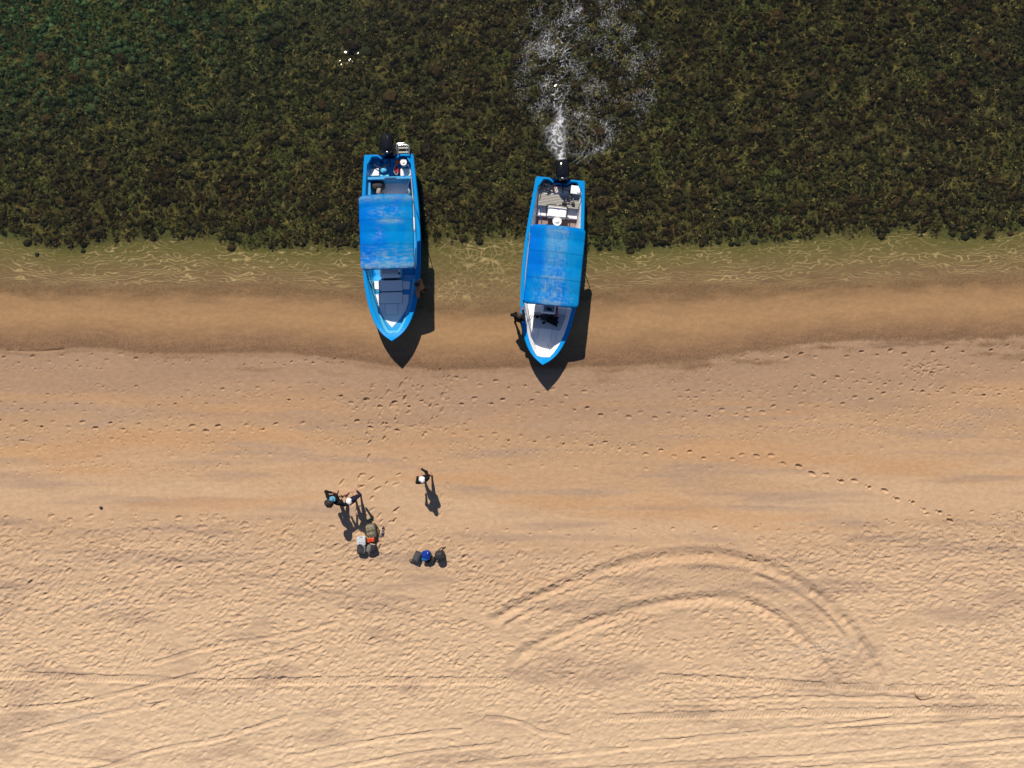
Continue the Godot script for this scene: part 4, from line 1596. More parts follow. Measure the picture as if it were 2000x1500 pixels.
	cord("mooring_line", 0, [[714, 528, 0.98], [720, 546, 1.0], [730, 568, 0.72], [737, 590, 0.70]], 0.013, M.rubber, root)
	cord("mooring_line", 0, [[722, 530, 0.98], [726, 552, 0.9], [736, 570, 0.68], [744, 571, 0.66]], 0.013, M.rubber, root)
	cord("stern_line", 0, [[783, 318, 0.8], [786, 330, 0.62], [789, 343, 0.76]], 0.018, M.rope, root)
	cord("stern_line", 0, [[797, 322, 0.8], [801, 333, 0.62], [802, 343, 0.76]], 0.018, M.rope, root)
	cord("side_line", 0, [[803, 345, 0.9], [805, 370, 0.86], [807, 400, 0.88], [808.5, 425, 0.9]], 0.016, M.rope, root)
	cord("side_line", 0, [[812, 484, 0.9], [811, 500, 0.92], [811, 525, 0.93]], 0.02, M.rope, root)
	cord("fishing_rod", 0, [[793, 372, 0.4], [797, 360, 0.6], [801, 349, 0.84]], 0.012, M.steel, root)
	st = tool()
	tube(st, [bl(0, 807.2, 424, 0.86), bl(0, 808.0, 430, 0.87), bl(0, 808.8, 446, 0.87), bl(0, 808.6, 453, 0.86)], 0.055, 0.05, 10)
	put("fender", st, M.white, root)
	# loose things in the boat
	var o := thing("life_vest", "red and orange life vest with white cord beside the outboard of the left boat", "life vest", boat_frames[0])
	var n := noise(3.0, 88, 2)
	st = tool()
	pillow(st, bl(0, 774.5, 332, 0.60), Vector3(0.10, 0.09, 0.17), 0.8, Basis(Vector3.UP, 0.15), n, 0.25)
	put("body_panel", st, M.red, o)
	st = tool()
	pillow(st, bl(0, 775.5, 316, 0.66), Vector3(0.075, 0.07, 0.13), 0.8, Basis(Vector3.UP, -0.2), n, 0.25)
	put("collar", st, mat(lin(0.62, 0.13, 0.02), 0.6), o)
	cord("white_cord", 0, [[773, 322, 0.74], [769, 332, 0.72], [771, 338, 0.71], [775, 341.5, 0.70], [777, 336, 0.70]], 0.012, M.rope, o)
	o = thing("bucket", "small white round bucket standing in the stern of the left boat", "bucket", boat_frames[0].translated_local(bl(0, 788, 316.5, 0.80)))
	make_bucket(o, 0.135, 0.36)
	o = thing("cloth_bundle", "crumpled pale blue cloth in the stern of the left boat", "cloth", boat_frames[0])
	st = tool()
	pillow(st, bl(0, 749, 332, 0.58), Vector3(0.13, 0.06, 0.10), 1.0, Basis(Vector3.UP, 0.5), noise(5.0, 12, 3), 0.55, 20, 34)
	put("fabric", st, M.light_blue, o)
	st = tool()
	pillow(st, bl(0, 753.8, 323.5, 0.66), Vector3(0.04, 0.04, 0.04), 1.0, Basis.IDENTITY, null, 0, 8, 12)
	put("yellow_float", st, mat(lin(0.5, 0.33, 0.08), 0.5), o)
	o = thing("duffel_bag", "black duffel bag with beige flap in the well of the left boat", "bag", boat_frames[0])
	st = tool()
	pillow(st, bl(0, 738, 360, 0.36), Vector3(0.27, 0.22, 0.26), 0.55, Basis(Vector3.UP, 0.3), n, 0.12, 18, 30)
	put("sack", st, M.rubber, o)
	st = tool()
	pillow(st, bl(0, 739.5, 373, 0.50), Vector3(0.085, 0.06, 0.14), 0.6, Basis(Vector3.UP, -0.3), n, 0.1)
	put("flap", st, M.beige, o)
	st = tool()
	tube(st, bent([bl(0, 744, 369, 0.56), bl(0, 747, 376, 0.40), bl(0, 751, 381, 0.18)]), 0.014, 0.014, 6)
	put("strap", st, M.black, o)
	o = thing("bottle", "greenish plastic bottle by the right side of the left boat", "bottle", boat_frames[0])
	st = tool()
	tube(st, [bl(0, 798.5, 371, 0.6), bl(0, 799.5, 374, 0.6), bl(0, 800, 380, 0.6)], 0.045, 0.05, 10)
	put("body", st, mat(lin(0.15, 0.28, 0.25), 0.3), o)
	st = tool()
	tube(st, [bl(0, 798.0, 369, 0.6), bl(0, 798.4, 370.5, 0.6)], 0.022, 0.022, 8)
	put("cap", st, M.white, o)


func make_bucket(o: Node3D, r: float, h: float) -> void:
	var st := tool()
	lathe(st, [Vector2(r * 0.78, -h), Vector2(r * 0.98, -0.03), Vector2(r * 1.04, -0.025), Vector2(r * 1.04, 0.0), Vector2(r * 0.98, 0.004)], Transform3D.IDENTITY, 26)
	put("side", st, M.white, o)
	st = tool()
	lathe(st, [Vector2(r * 0.97, 0.004), Vector2(r * 0.9, -0.012), Vector2(r * 0.5, -0.008), Vector2(r * 0.45, 0.01), Vector2(0.0, 0.012)], Transform3D.IDENTITY, 26)
	put("lid", st, M.white, o)
	st = tool()
	var p := []
	for i in 15: p.append(Vector3(cos(PI * i / 14.0) * r * 1.04, 0.012, sin(PI * i / 14.0) * r * 1.02))
	tube(st, p, 0.008, 0.008, 6)
	put("handle", st, mat(lin(0.42, 0.2, 0.18), 0.5), o)


func right_boat() -> void:
	var root := thing("fishing_boat", "blue fishing boat with white inside and evenly faded canopy, right of the two", "boat", boat_frames[1], "open boats nosed onto the beach")
	make_hull(root, M.white, 5.15)
	make_outboard(root, 0.03, -0.24, 0.10)
	make_canopy(root, 1, [Vector2(1037, 437), Vector2(1142, 447), Vector2(1132, 601), Vector2(1022, 594)], 2.18, 601, 0.0)
	var w := boat_frames[1].basis.get_euler().y
	# stern wells either side of the motor
	var st := tool()
	slab(st, PackedVector2Array([Vector2(-0.86, 0.42), Vector2(-0.70, 0.12), Vector2(-0.48, 0.10), Vector2(-0.30, 0.22), Vector2(0.30, 0.22), Vector2(0.48, 0.10), Vector2(0.70, 0.12), Vector2(0.86, 0.42), Vector2(0.90, 0.80), Vector2(-0.90, 0.80)]), 0.40, 0.52, 0.02)
	put("stern_deck", st, M.off_white, root)
	# slatted bench
	var b := node_under("slatted_bench", root)
	var a0 := bl(1, 1053, 378, 0.56)
	var a1 := bl(1, 1131.5, 384, 0.56)
	var a2 := bl(1, 1052, 398, 0.56)
	var zb := (a0.z + a1.z) / 2
	var ze := a2.z + 0.06
	for i in 8:
		st = tool()
		var z := lerpf(zb, ze, (i + 0.5) / 8.0)
		box(st, Vector3((a0.x + a1.x) / 2, 0.545, z), Vector3(a1.x - a0.x, 0.03, (ze - zb) / 8.0 - 0.013), 0.004)
		put("slat", st, M.slat, b)
	st = tool()
	box(st, Vector3((a0.x + a1.x) / 2, 0.31, (zb + ze) / 2 - 0.02), Vector3(a1.x - a0.x - 0.03, 0.42, ze - zb - 0.08), 0.01)
	put("bench_box", st, M.shade_white, b)
	block("motor_hump", 1, 1088, 366, 1112, 378, 0.60, 0.40, M.off_white, root, 0, 0.05)
	# thwart platform with a seat box
	st = tool()
	var p := bl(1, 1089, 413, 0.30)
	box(st, Vector3(p.x, 0.19, p.z), Vector3(1.74, 0.22, 0.50), 0.02)
	put("thwart", st, M.white, root)
	block("seat_box", 1, 1070, 403.5, 1106.5, 424, 0.56, 0.36, M.white, root, 0.0, 0.03)
	var f := node_under("seat_frame", root)
	var pts := []
	for e in [[1066.5, 427, 0.34], [1067.5, 412, 0.56], [1069, 400.5, 0.66], [1090, 400.8, 0.68], [1108, 405, 0.66], [1107, 420, 0.56], [1104, 430, 0.34]]: pts.append(bl(1, e[0], e[1], e[2]))
	st = tool()
	tube(st, bent(pts), 0.022, 0.022, 8)
	put("pipe", st, M.rubber, f)
	st = tool()
	pillow(st, bl(1, 1089.5, 400.6, 0.70), Vector3(0.03, 0.03, 0.03), 1.0, Basis.IDENTITY, null, 0, 8, 12)
	put("latch", st, M.steel, f)
	st = tool()
	p = bl(1, 1088, 432, 0.13)
	box(st, Vector3(p.x, 0.115, p.z + 0.05), Vector3(1.76, 0.03, 0.62), 0.008)
	put("floor_mat", st, M.brown, root)
	# cables by the motor
	for e in [[[1051, 373, 0.86], [1058, 368, 0.66], [1068, 369.5, 0.62], [1078, 366, 0.70], [1086, 360, 0.82]],
		[[1060, 357, 0.80], [1058, 366, 0.66], [1064, 376, 0.60], [1073, 373, 0.66], [1083, 366, 0.74]],
		[[1062, 352, 0.86], [1069, 358, 0.70], [1074, 364, 0.68], [1082, 361, 0.76]],
		[[1052, 371, 0.86], [1057, 360, 0.76], [1063, 352, 0.88]],
		[[1096, 368, 0.72], [1104, 371, 0.62], [1112, 374, 0.60], [1117, 380, 0.62]]]:
		cord("cable", 1, e, 0.016, M.rubber, root)
	for e in [[1066, 361, 0.66, 0.10], [1072, 370, 0.64, 0.09], [1070, 374.5, 0.62, 0.07]]:
		st = tool()
		pillow(st, bl(1, e[0], e[1], e[2]), Vector3(e[3], 0.05, e[3] * 0.6), 0.8, Basis(Vector3.UP, 0.5), noise(4.0, 3, 2), 0.3)
		put("cable_joint", st, M.rubber, root)
	for e in [[[1079, 376, 0.60], [1083, 370, 0.66], [1087, 364, 0.78]], [[1084, 377, 0.60], [1087, 371, 0.66], [1090, 365, 0.78]]]:
		cord("control_cable", 1, e, 0.014, M.red, root)
	cord("side_rope", 1, [[1133, 376, 0.86], [1135, 389, 0.8], [1131, 404, 0.7], [1128, 425, 0.66], [1124, 440, 0.6]], 0.014, M.rubber, root)
	cord("side_rope", 1, [[1053, 403, 0.62], [1055, 412, 0.5], [1056, 424, 0.4], [1057, 436, 0.3]], 0.012, mat(lin(0.05, 0.12, 0.4), 0.7), root)
	# console and foredeck
	var c := node_under("console", root)
	block("cabinet", 1, 1058, 580, 1087, 612, 0.92, 0.80, M.white, c, 0.0, 0.03)
	block("windscreen_frame", 1, 1060, 595, 1085, 611.5, 0.99, 0.08, M.white, c, 0.0, 0.02)
	block("dash", 1, 1062, 597, 1083, 609, 1.0, 0.06, M.grey, c, 0.0, 0.01)
	st = tool()
	pillow(st, bl(1, 1072, 603.5, 1.03), Vector3(0.12, 0.04, 0.05), 0.8, Basis(Vector3.UP, -0.25), noise(4.0, 5, 2), 0.3)
	put("gauge_pod", st, M.black, c)
	block("side_strip", 1, 1086.5, 598, 1089.5, 618, 0.95, 0.6, M.red, c, 0.0, 0.01)
	block("red_floor_mat", 1, 1092, 596, 1112, 618, 0.14, 0.03, mat(lin(0.24, 0.07, 0.08), 0.8), root, 0.0, 0.008)
	block("side_bench", 1, 1029, 592, 1049, 612, 0.45, 0.34, M.white, root, 0.0, 0.02)
	var y := 0.585
	st = tool()
	p = bl(1, 1073, 628, y)
	box(st, Vector3(p.x, y + 0.005, p.z), Vector3(1.36, 0.05, 0.68), 0.016)
	put("raised_panel", st, M.shade_white, root)
	var q := bl(1, 1064.5, 652.5, 0.60)
	st = tool()
	box(st, Vector3(q.x, 0.598, q.z), Vector3(0.56, 0.02, 0.46), 0.004)
	put("hatch_seam", st, M.grey, root)
	st = tool()
	box(st, Vector3(q.x, 0.604, q.z), Vector3(0.54, 0.024, 0.44), 0.005)
	put("hatch_lid", st, M.white, root)
	cord("bow_line", 1, [[1069.5, 672, 0.66], [1072.5, 680, 0.67], [1076, 690, 0.68]], 0.010, M.grey, root)
	cord("bow_line", 1, [[1031, 602, 0.9], [1034, 620, 0.74], [1036, 634, 0.64]], 0.013, M.grey, root)
	cord("bow_line", 1, [[1040, 613, 0.66], [1035, 618, 0.70], [1029, 626, 0.9]], 0.013, M.grey, root)
	st = tool()
	pillow(st, bl(1, 1061, 693.5, 0.76), Vector3(0.025, 0.04, 0.05), 0.8, Basis.IDENTITY, null, 0, 8, 10)
	put("cleat", st, M.steel, root)
	# loose things
	var o := thing("storage_box", "white square storage box in the stern corner of the right boat", "box", boat_frames[1])
	block("body", 1, 1115.5, 363, 1133.5, 378.5, 0.74, 0.24, M.off_white, o, 0, 0.02)
	block("lid", 1, 1115, 362.5, 1134, 379, 0.79, 0.05, M.white, o, 0, 0.015)
	cord("latch", 1, [[1127, 376, 0.80], [1130, 377, 0.80], [1133, 378, 0.79]], 0.012, M.rubber, o)
	o = thing("bucket", "large white round bucket by the edge of the right boat's canopy", "bucket", boat_frames[1].translated_local(bl(1, 1088, 432, 0.62)))
	make_bucket(o, 0.185, 0.46)
	o = thing("folding_rack", "black folded metal rack lying on the slatted bench of the right boat", "rack", boat_frames[1])
	for e in [[[1106, 383, 0.62], [1105.5, 393, 0.62], [1104, 398, 0.62]], [[1120, 381, 0.62], [1119.5, 390, 0.62], [1119, 399, 0.62]], [[1100, 396.5, 0.63], [1108, 394, 0.63], [1116, 395, 0.63], [1121, 396, 0.63]], [[1107, 388, 0.64], [1112, 385, 0.64], [1117, 380, 0.64]], [[1110, 395, 0.64], [1112, 388, 0.64], [1120, 383, 0.65]]]:
		var r: Array = []
		for k in e: r.append(bl(1, k[0], k[1], k[2]))
		st = tool()
		tube(st, r, 0.02, 0.02, 6)
		put("bar", st, M.rubber if e[0][1] > 384 else M.steel, o)
	for e in [[1102, 397, 0.1], [1119.5, 398, 0.07]]:
		st = tool()
		pillow(st, bl(1, e[0], e[1], 0.62), Vector3(e[2], 0.05, 0.05), 0.7)
		put("foot", st, M.rubber, o)
	# swim fins and straps on the foredeck
	for i in 2:
		o = thing("swim_fin", ["black swim fin on the foredeck, blade towards the right, upper of two", "black swim fin on the foredeck, blade towards the right, lower of two"][i], "swim fin", boat_frames[1], "swim fins on the foredeck of the right boat")
		p = bl(1, 1071, 620.5 + i * 6.0, 0.66)
		var turn := Basis(Vector3.UP, -0.14 - 0.1 * i)
		st = tool()
		var g := []
		for k in 9:
			var t := k / 8.0
			var ww := lerpf(0.05, 0.115, pow(t, 0.8))
			var row := []
			for m in 5:
				var u := -1.0 + m * 0.5
				row.append(p + turn * Vector3(lerpf(-0.08, 0.44, t) - (0.05 * (1.0 - absf(u)) if k == 8 else 0.0), 0.014 * absf(u) * absf(u) + 0.02 * sin(t * PI), u * ww))
			g.append(row)
		skin(st, g)
		put("blade", st, M.black, o)
		for s in [-1, 1]:
			st = tool()
			tube(st, [p + turn * Vector3(-0.1, 0.02, s * 0.052), p + turn * Vector3(0.42, 0.02, s * 0.112)], 0.014, 0.009, 6)
			put("side_rib", st, M.rubber, o)
		st = tool()
		pillow(st, p + turn * Vector3(-0.20, 0.025, 0), Vector3(0.15, 0.045, 0.06), 0.7, turn)
		put("foot_pocket", st, M.rubber, o)
	o = thing("weight_belt", "black belt with buckles heaped behind the swim fins of the right boat", "belt", boat_frames[1])
	st = tool()
	tube(st, bent([bl(1, 1042, 618, 0.64), bl(1, 1048, 616, 0.66), bl(1, 1056, 618, 0.68), bl(1, 1063, 616, 0.70), bl(1, 1075, 617, 0.70), bl(1, 1084, 616, 0.69)]), 0.03, 0.022, 8)
	put("strap", st, M.rubber, o)
	for e in [[1050, 619], [1058, 617], [1066, 616.5], [1077, 617], [1062, 630.5]]:
		st = tool()
		pillow(st, bl(1, e[0], e[1], 0.68), Vector3(0.07, 0.045, 0.05), 0.6, Basis(Vector3.UP, 0.3), noise(5.0, 6, 2), 0.25)
		put("pouch", st, M.black, o)


# ---------------------------------------------------------------- people
# a skin round tapered bones: distance fields joined smoothly, meshed as surface nets
func flesh(bones: Array, cell: float, blend: float) -> Dictionary:
	var lo := Vector3.ONE * 1e9
	var hi := -lo
	for b in bones:
		var r: float = maxf(b[2], b[3]) + blend + cell * 2.0
		lo = lo.min(b[0].min(b[1]) - Vector3.ONE * r)
		hi = hi.max(b[0].max(b[1]) + Vector3.ONE * r)
	var nx := int((hi.x - lo.x) / cell) + 2
	var ny := int((hi.y - lo.y) / cell) + 2
	var nz := int((hi.z - lo.z) / cell) + 2
	var f := PackedFloat32Array()
	f.resize(nx * ny * nz)
	f.fill(1.0)
	var best := f.duplicate()
	var kind := PackedByteArray()
	kind.resize(f.size())
	for b in bones:
		var a: Vector3 = b[0]
		var ab: Vector3 = b[1] - a
		var l2 := maxf(ab.length_squared(), 1e-8)
		var ra: float = b[2]
		var rb: float = b[3]
		var r := maxf(ra, rb) + blend + cell * 2.0
		var p0: Vector3 = (a.min(b[1]) - Vector3.ONE * r - lo) / cell
		var p1: Vector3 = (a.max(b[1]) + Vector3.ONE * r - lo) / cell
		for k in range(maxi(int(p0.z), 0), mini(int(p1.z) + 1, nz - 1) + 1):
			for j in range(maxi(int(p0.y), 0), mini(int(p1.y) + 1, ny - 1) + 1):
				var at_row := (k * ny + j) * nx
				for i in range(maxi(int(p0.x), 0), mini(int(p1.x) + 1, nx - 1) + 1):
					var p := lo + Vector3(i, j, k) * cell - a
					var t := clampf(p.dot(ab) / l2, 0.0, 1.0)
					var d := (p - ab * t).length() - lerpf(ra, rb, t)
					var q := at_row + i
					if d < best[q]:
						best[q] = d
						kind[q] = b[4]
					var o := f[q]
					var h := maxf(blend - absf(o - d), 0.0) / blend
					f[q] = minf(o, d) - h * h * blend * 0.25
	var made := {}
	var v := PackedVector3Array()
	var tags := PackedByteArray()
	var corner := [0, 1, nx, nx + 1, nx * ny, nx * ny + 1, nx * ny + nx, nx * ny + nx + 1]
	for k in nz - 1:
		for j in ny - 1:
			var row := (k * ny + j) * nx
			for i in nx - 1:
				var q := row + i
				var neg := 0
				for c in corner:
					if f[q + c] < 0.0: neg += 1
				if neg == 0 or neg == 8: continue
				var sum := Vector3.ZERO
				var n := 0
				for e in EDGES:
					var fa := f[q + corner[e[0]]]
					var fb := f[q + corner[e[1]]]
					if (fa < 0.0) != (fb < 0.0):
						var t := fa / (fa - fb)
						sum += Vector3(e[0] & 1, (e[0] >> 1) & 1, e[0] >> 2).lerp(Vector3(e[1] & 1, (e[1] >> 1) & 1, e[1] >> 2), t)
						n += 1
				made[q] = v.size()
				v.append(lo + (Vector3(i, j, k) + sum / n) * cell)
				tags.append(kind[q])
	var quads := PackedInt32Array()
	for q in made:
		var i: int = q % nx
		var j: int = (q / nx) % ny
		var k: int = q / (nx * ny)
		for axis in 3:
			var s: int = [1, nx, nx * ny][axis]
			if (f[q] < 0.0) == (f[q + s] < 0.0): continue
			var u: int = [nx, nx * ny, 1][axis]
			var w: int = [nx * ny, 1, nx][axis]
			if [j, k, i][axis] == 0 or [k, i, j][axis] == 0: continue
			if not (made.has(q - u) and made.has(q - w) and made.has(q - u - w)): continue
			if f[q] < 0.0: quads.append_array([made[q], made[q - w], made[q - u - w], made[q - u]])
			else: quads.append_array([made[q], made[q - u], made[q - u - w], made[q - w]])
	return {"v": v, "tags": tags, "quads": quads}


const EDGES := [[0, 1], [2, 3], [4, 5], [6, 7], [0, 2], [1, 3], [4, 6], [5, 7], [0, 4], [1, 5], [2, 6], [3, 7]]
var head_flesh := {}
var hand_flesh := {}


func pour(tools: Array, fl: Dictionary, xf: Transform3D, only: int = -1, mirror: bool = false) -> void:
	var v: PackedVector3Array = fl.v
	var tags: PackedByteArray = fl.tags
	var q: PackedInt32Array = fl.quads
	for i in range(0, q.size(), 4):
		var t := only if only >= 0 else tags[q[i]]
		var p := []
		for k in 4:
			var a := v[q[i + k]]
			if mirror: a.x = -a.x
			p.append(xf * a)
		if mirror: quad(tools[t], p[3], p[2], p[1], p[0])
		else: quad(tools[t], p[0], p[1], p[2], p[3])


func make_head() -> void:
	# forward +z, middle of the skull at the origin
	head_flesh = flesh([[Vector3(0, 0.02, -0.03), Vector3(0, 0.025, 0.025), 0.088, 0.080, 0], [Vector3(0, -0.05, 0.035), Vector3(0, -0.085, 0.055), 0.058, 0.036, 0],
		[Vector3(0, 0.0, 0.100), Vector3(0, -0.030, 0.116), 0.009, 0.015, 0], [Vector3(-0.03, 0.018, 0.088), Vector3(0.03, 0.018, 0.088), 0.014, 0.014, 0],
		[Vector3(-0.02, -0.063, 0.090), Vector3(0.02, -0.063, 0.090), 0.009, 0.009, 0], [Vector3(0.088, 0.01, -0.01), Vector3(0.088, -0.025, -0.005), 0.016, 0.012, 0],
		[Vector3(-0.088, 0.01, -0.01), Vector3(-0.088, -0.025, -0.005), 0.016, 0.012, 0], [Vector3(0, -0.06, -0.02), Vector3(0, -0.14, -0.03), 0.058, 0.056, 0]], 0.010, 0.018)
	# a right hand: fingers along +z, thumb towards +x, back of the hand +y
	var bones := [[Vector3(-0.025, 0, 0.02), Vector3(-0.03, 0, 0.08), 0.014, 0.012, 0], [Vector3(0.0, 0, 0.0), Vector3(0.0, 0.002, 0.085), 0.020, 0.013, 0], [Vector3(0.025, 0, 0.02), Vector3(0.028, 0, 0.082), 0.015, 0.012, 0]]
	for k in 4:
		var x := -0.034 + 0.0225 * k
		var l: float = [0.030, 0.040, 0.044, 0.039][k]
		var a := Vector3(x, 0, 0.088)
		var b := a + Vector3((k - 1.5) * 0.003, -0.008, l * 0.95)
		var c := b + Vector3(0, -0.020, l * 0.62)
		bones.append([a, b, 0.0095, 0.0085, 0])
		bones.append([b, c, 0.0085, 0.007, 0])
	bones.append([Vector3(0.028, -0.004, 0.025), Vector3(0.052, -0.012, 0.058), 0.013, 0.010, 0])
	bones.append([Vector3(0.052, -0.012, 0.058), Vector3(0.060, -0.020, 0.088), 0.010, 0.008, 0])
	hand_flesh = flesh(bones, 0.006, 0.008)


# spec: where, face (turn), height, feet, hands (targets in body space), lean, skin colour, suit bones
func make_person(label: String, where: Vector3, turn: float, s: Dictionary) -> Node3D:
	var o := thing("person", label, "person", Transform3D(Basis(Vector3.UP, turn), where))
	var k: float = s.get("height", 1.72) / 1.72
	var lean: Vector3 = s.get("lean", Vector3.ZERO)
	var hip: Vector3 = Vector3(0, 0.92, 0) * k + s.get("hip", Vector3.ZERO)
	var chest: Vector3 = hip + Vector3(0, 0.36, 0) * k + lean * 0.6
	var neck: Vector3 = hip + Vector3(0, 0.53, 0) * k + lean
	var head: Vector3 = neck + Vector3(0, 0.165, 0.02) * k + lean * 0.25
	var wide: float = s.get("wide", 1.0)
	var T: int = s.get("torso", 1)      # 0 skin, 1 suit, 2 shorts
	var L: int = s.get("legs", 0)
	var A: int = s.get("arms", 1)
	var bones := []
	bones.append([hip + Vector3(-0.075, 0.02, 0) * k, hip + Vector3(0.075, 0.02, 0) * k, 0.108 * k, 0.108 * k, s.get("pelvis", 1)])
	bones.append([hip + Vector3(0, 0.05, 0) * k, chest + Vector3(0, -0.06, 0), 0.125 * k, 0.130 * k, T])
	bones.append([chest + Vector3(-0.09 * wide, 0, 0) * k, chest + Vector3(0.09 * wide, 0, 0) * k, 0.132 * k, 0.132 * k, T])
	bones.append([chest + Vector3(-0.13 * wide, 0.10, -0.01) * k, chest + Vector3(0.13 * wide, 0.10, -0.01) * k, 0.084 * k, 0.084 * k, T])
	bones.append([neck + Vector3(0, -0.02, 0), head + Vector3(0, -0.05, -0.02), 0.058 * k, 0.054 * k, 0])
	var feet: Array = s.feet
	for i in 2:
		var side := -1.0 if i == 0 else 1.0
		var foot: Vector3 = feet[i]
		var a: Vector3 = hip + Vector3(side * 0.09, -0.03, 0) * k
		var ankle := foot + Vector3(0, 0.085, 0)
		var knee := (a + ankle) * 0.5 + Vector3(side * 0.01, 0.02, 0.03)
		bones.append([a, a.lerp(knee, 0.72), 0.086 * k, 0.066 * k, s.get("thighs", L)])
		bones.append([a.lerp(knee, 0.72), knee, 0.066 * k, 0.054 * k, L])
		bones.append([knee, ankle, 0.056 * k, 0.040 * k, L])
		var toe := foot + Vector3(side * 0.03, 0.03, 0.15)
		bones.append([foot + Vector3(0, 0.045, -0.03), toe, 0.042 * k, 0.030 * k, 0])
	var tools := [tool(), tool(), tool()]
	var hands: Array = s.hands
	for i in 2:
		var side := -1.0 if i == 0 else 1.0
		var sh: Vector3 = chest + Vector3(side * 0.20 * wide, 0.11, -0.01) * k
		var hand: Vector3 = hands[i]
		var elbow := sh + (hand - sh) * 0.5
		var u := 0.285 * k
		var l := 0.26 * k
		var d := hand - sh
		if d.length() > u + l - 0.005:
			d = d.normalized() * (u + l - 0.005)
			hand = sh + d
		var along := (u * u - l * l + d.length_squared()) / (2.0 * d.length())
		var hint: Vector3 = s.get("elbows", [Vector3(-1, -0.5, -0.6), Vector3(1, -0.5, -0.6)])[i]
		var out := (hint - d.normalized() * hint.dot(d.normalized())).normalized()
		elbow = sh + d.normalized() * along + out * sqrt(maxf(u * u - along * along, 0.0))
		bones.append([sh, elbow, 0.076 * k, 0.060 * k, A])
		var cuff := elbow.lerp(hand, 0.86)
		bones.append([elbow, cuff, 0.060 * k, 0.044 * k, s.get("forearms", A)])
		bones.append([cuff, hand, 0.032 * k, 0.026 * k, 0])
		var z := (hand - elbow).normalized()
		var x := z.cross(Vector3.UP).normalized() if absf(z.y) < 0.95 else Vector3.RIGHT
		if side > 0: x = -x
		var y := z.cross(x).normalized()
		pour(tools, hand_flesh, Transform3D(Basis(x if side < 0 else x, y if side < 0 else y, z).orthonormalized(), hand - z * 0.01), 0, false)
	var turn_head := Basis(Vector3.UP, s.get("look", 0.0)) * Basis(Vector3.RIGHT, s.get("nod", 0.15))
	var hx := Transform3D(turn_head.scaled(Vector3.ONE * k), head)
	pour(tools, head_flesh, hx, 0)
	pour(tools, flesh(bones, 0.021, 0.05), Transform3D.IDENTITY)
	put("body", tools[0], mat(s.skin, 0.55), o)
	var cloth := bumpy(mat(s.get("suit", lin(0.009, 0.009, 0.012)), 0.7), M.cloth_normal, 3.0, 0.4)
	cloth.metallic_specular = 0.15
	if T == 1: put("wetsuit", tools[1], cloth, o)
	if T != 1 or s.get("pelvis", 1) == 2: put("shorts", tools[2], mat(lin(0.016, 0.016, 0.02), 0.8), o)
	for i in 2:
		var side := -1.0 if i == 0 else 1.0
		var st := tool()
		pillow(st, hx * Vector3(side * 0.031, 0.0, 0.098), Vector3.ONE * 0.011, 1.0, Basis.IDENTITY, null, 0, 6, 10)
		put("eye", st, mat(lin(0.05, 0.04, 0.035), 0.2), o)
	if s.has("hair"):
		for hr in s.hair:   # [centre, radii]
			var st := tool()
			pillow(st, hx * hr[0], hr[1] * k, 1.0, turn_head, noise(9.0, 17, 3), s.get("rough_hair", 0.28), 22, 34)
			put("hair", st, mat(s.get("hair_tone", lin(0.012, 0.009, 0.008)), 0.7), o)
	if s.has("cap"):
		var c := node_under("cap", o)
		c.transform = hx * Transform3D(Basis.IDENTITY, Vector3(0, 0.045, -0.005))
		var st := tool()
		lathe(st, [Vector2(0.0, 0.088), Vector2(0.04, 0.082), Vector2(0.075, 0.058), Vector2(0.094, 0.022), Vector2(0.099, -0.012)], Transform3D(Basis.IDENTITY.scaled(Vector3(0.95, 1.0, 1.12)), Vector3.ZERO), 22)
		put("crown", st, s.cap, c)
		st = tool()
		var g := []
		for i in 5:
			var row := []
			for j in 13:
				var a := lerpf(-1.25, 1.25, j / 12.0)
				var r := lerpf(0.095, 0.185, i / 4.0)
				row.append(Vector3(sin(a) * minf(r, 0.10 + 0.01 * i), -0.006 - 0.012 * i * i / 16.0 - 0.02 * a * a * 0.5, cos(a) * r * 1.04))
			g.append(row)
		skin(st, g)
		put("brim", st, s.get("brim", s.cap), c)
		st = tool()
		pillow(st, Vector3(0, 0.09, 0), Vector3(0.010, 0.006, 0.010), 1.0, Basis.IDENTITY, null, 0, 6, 8)
		put("button", st, s.cap, c)
	return o


func to_body(p: Vector3, where: Vector3, turn: float) -> Vector3:
	return Transform3D(Basis(Vector3.UP, turn), where).affine_inverse() * p


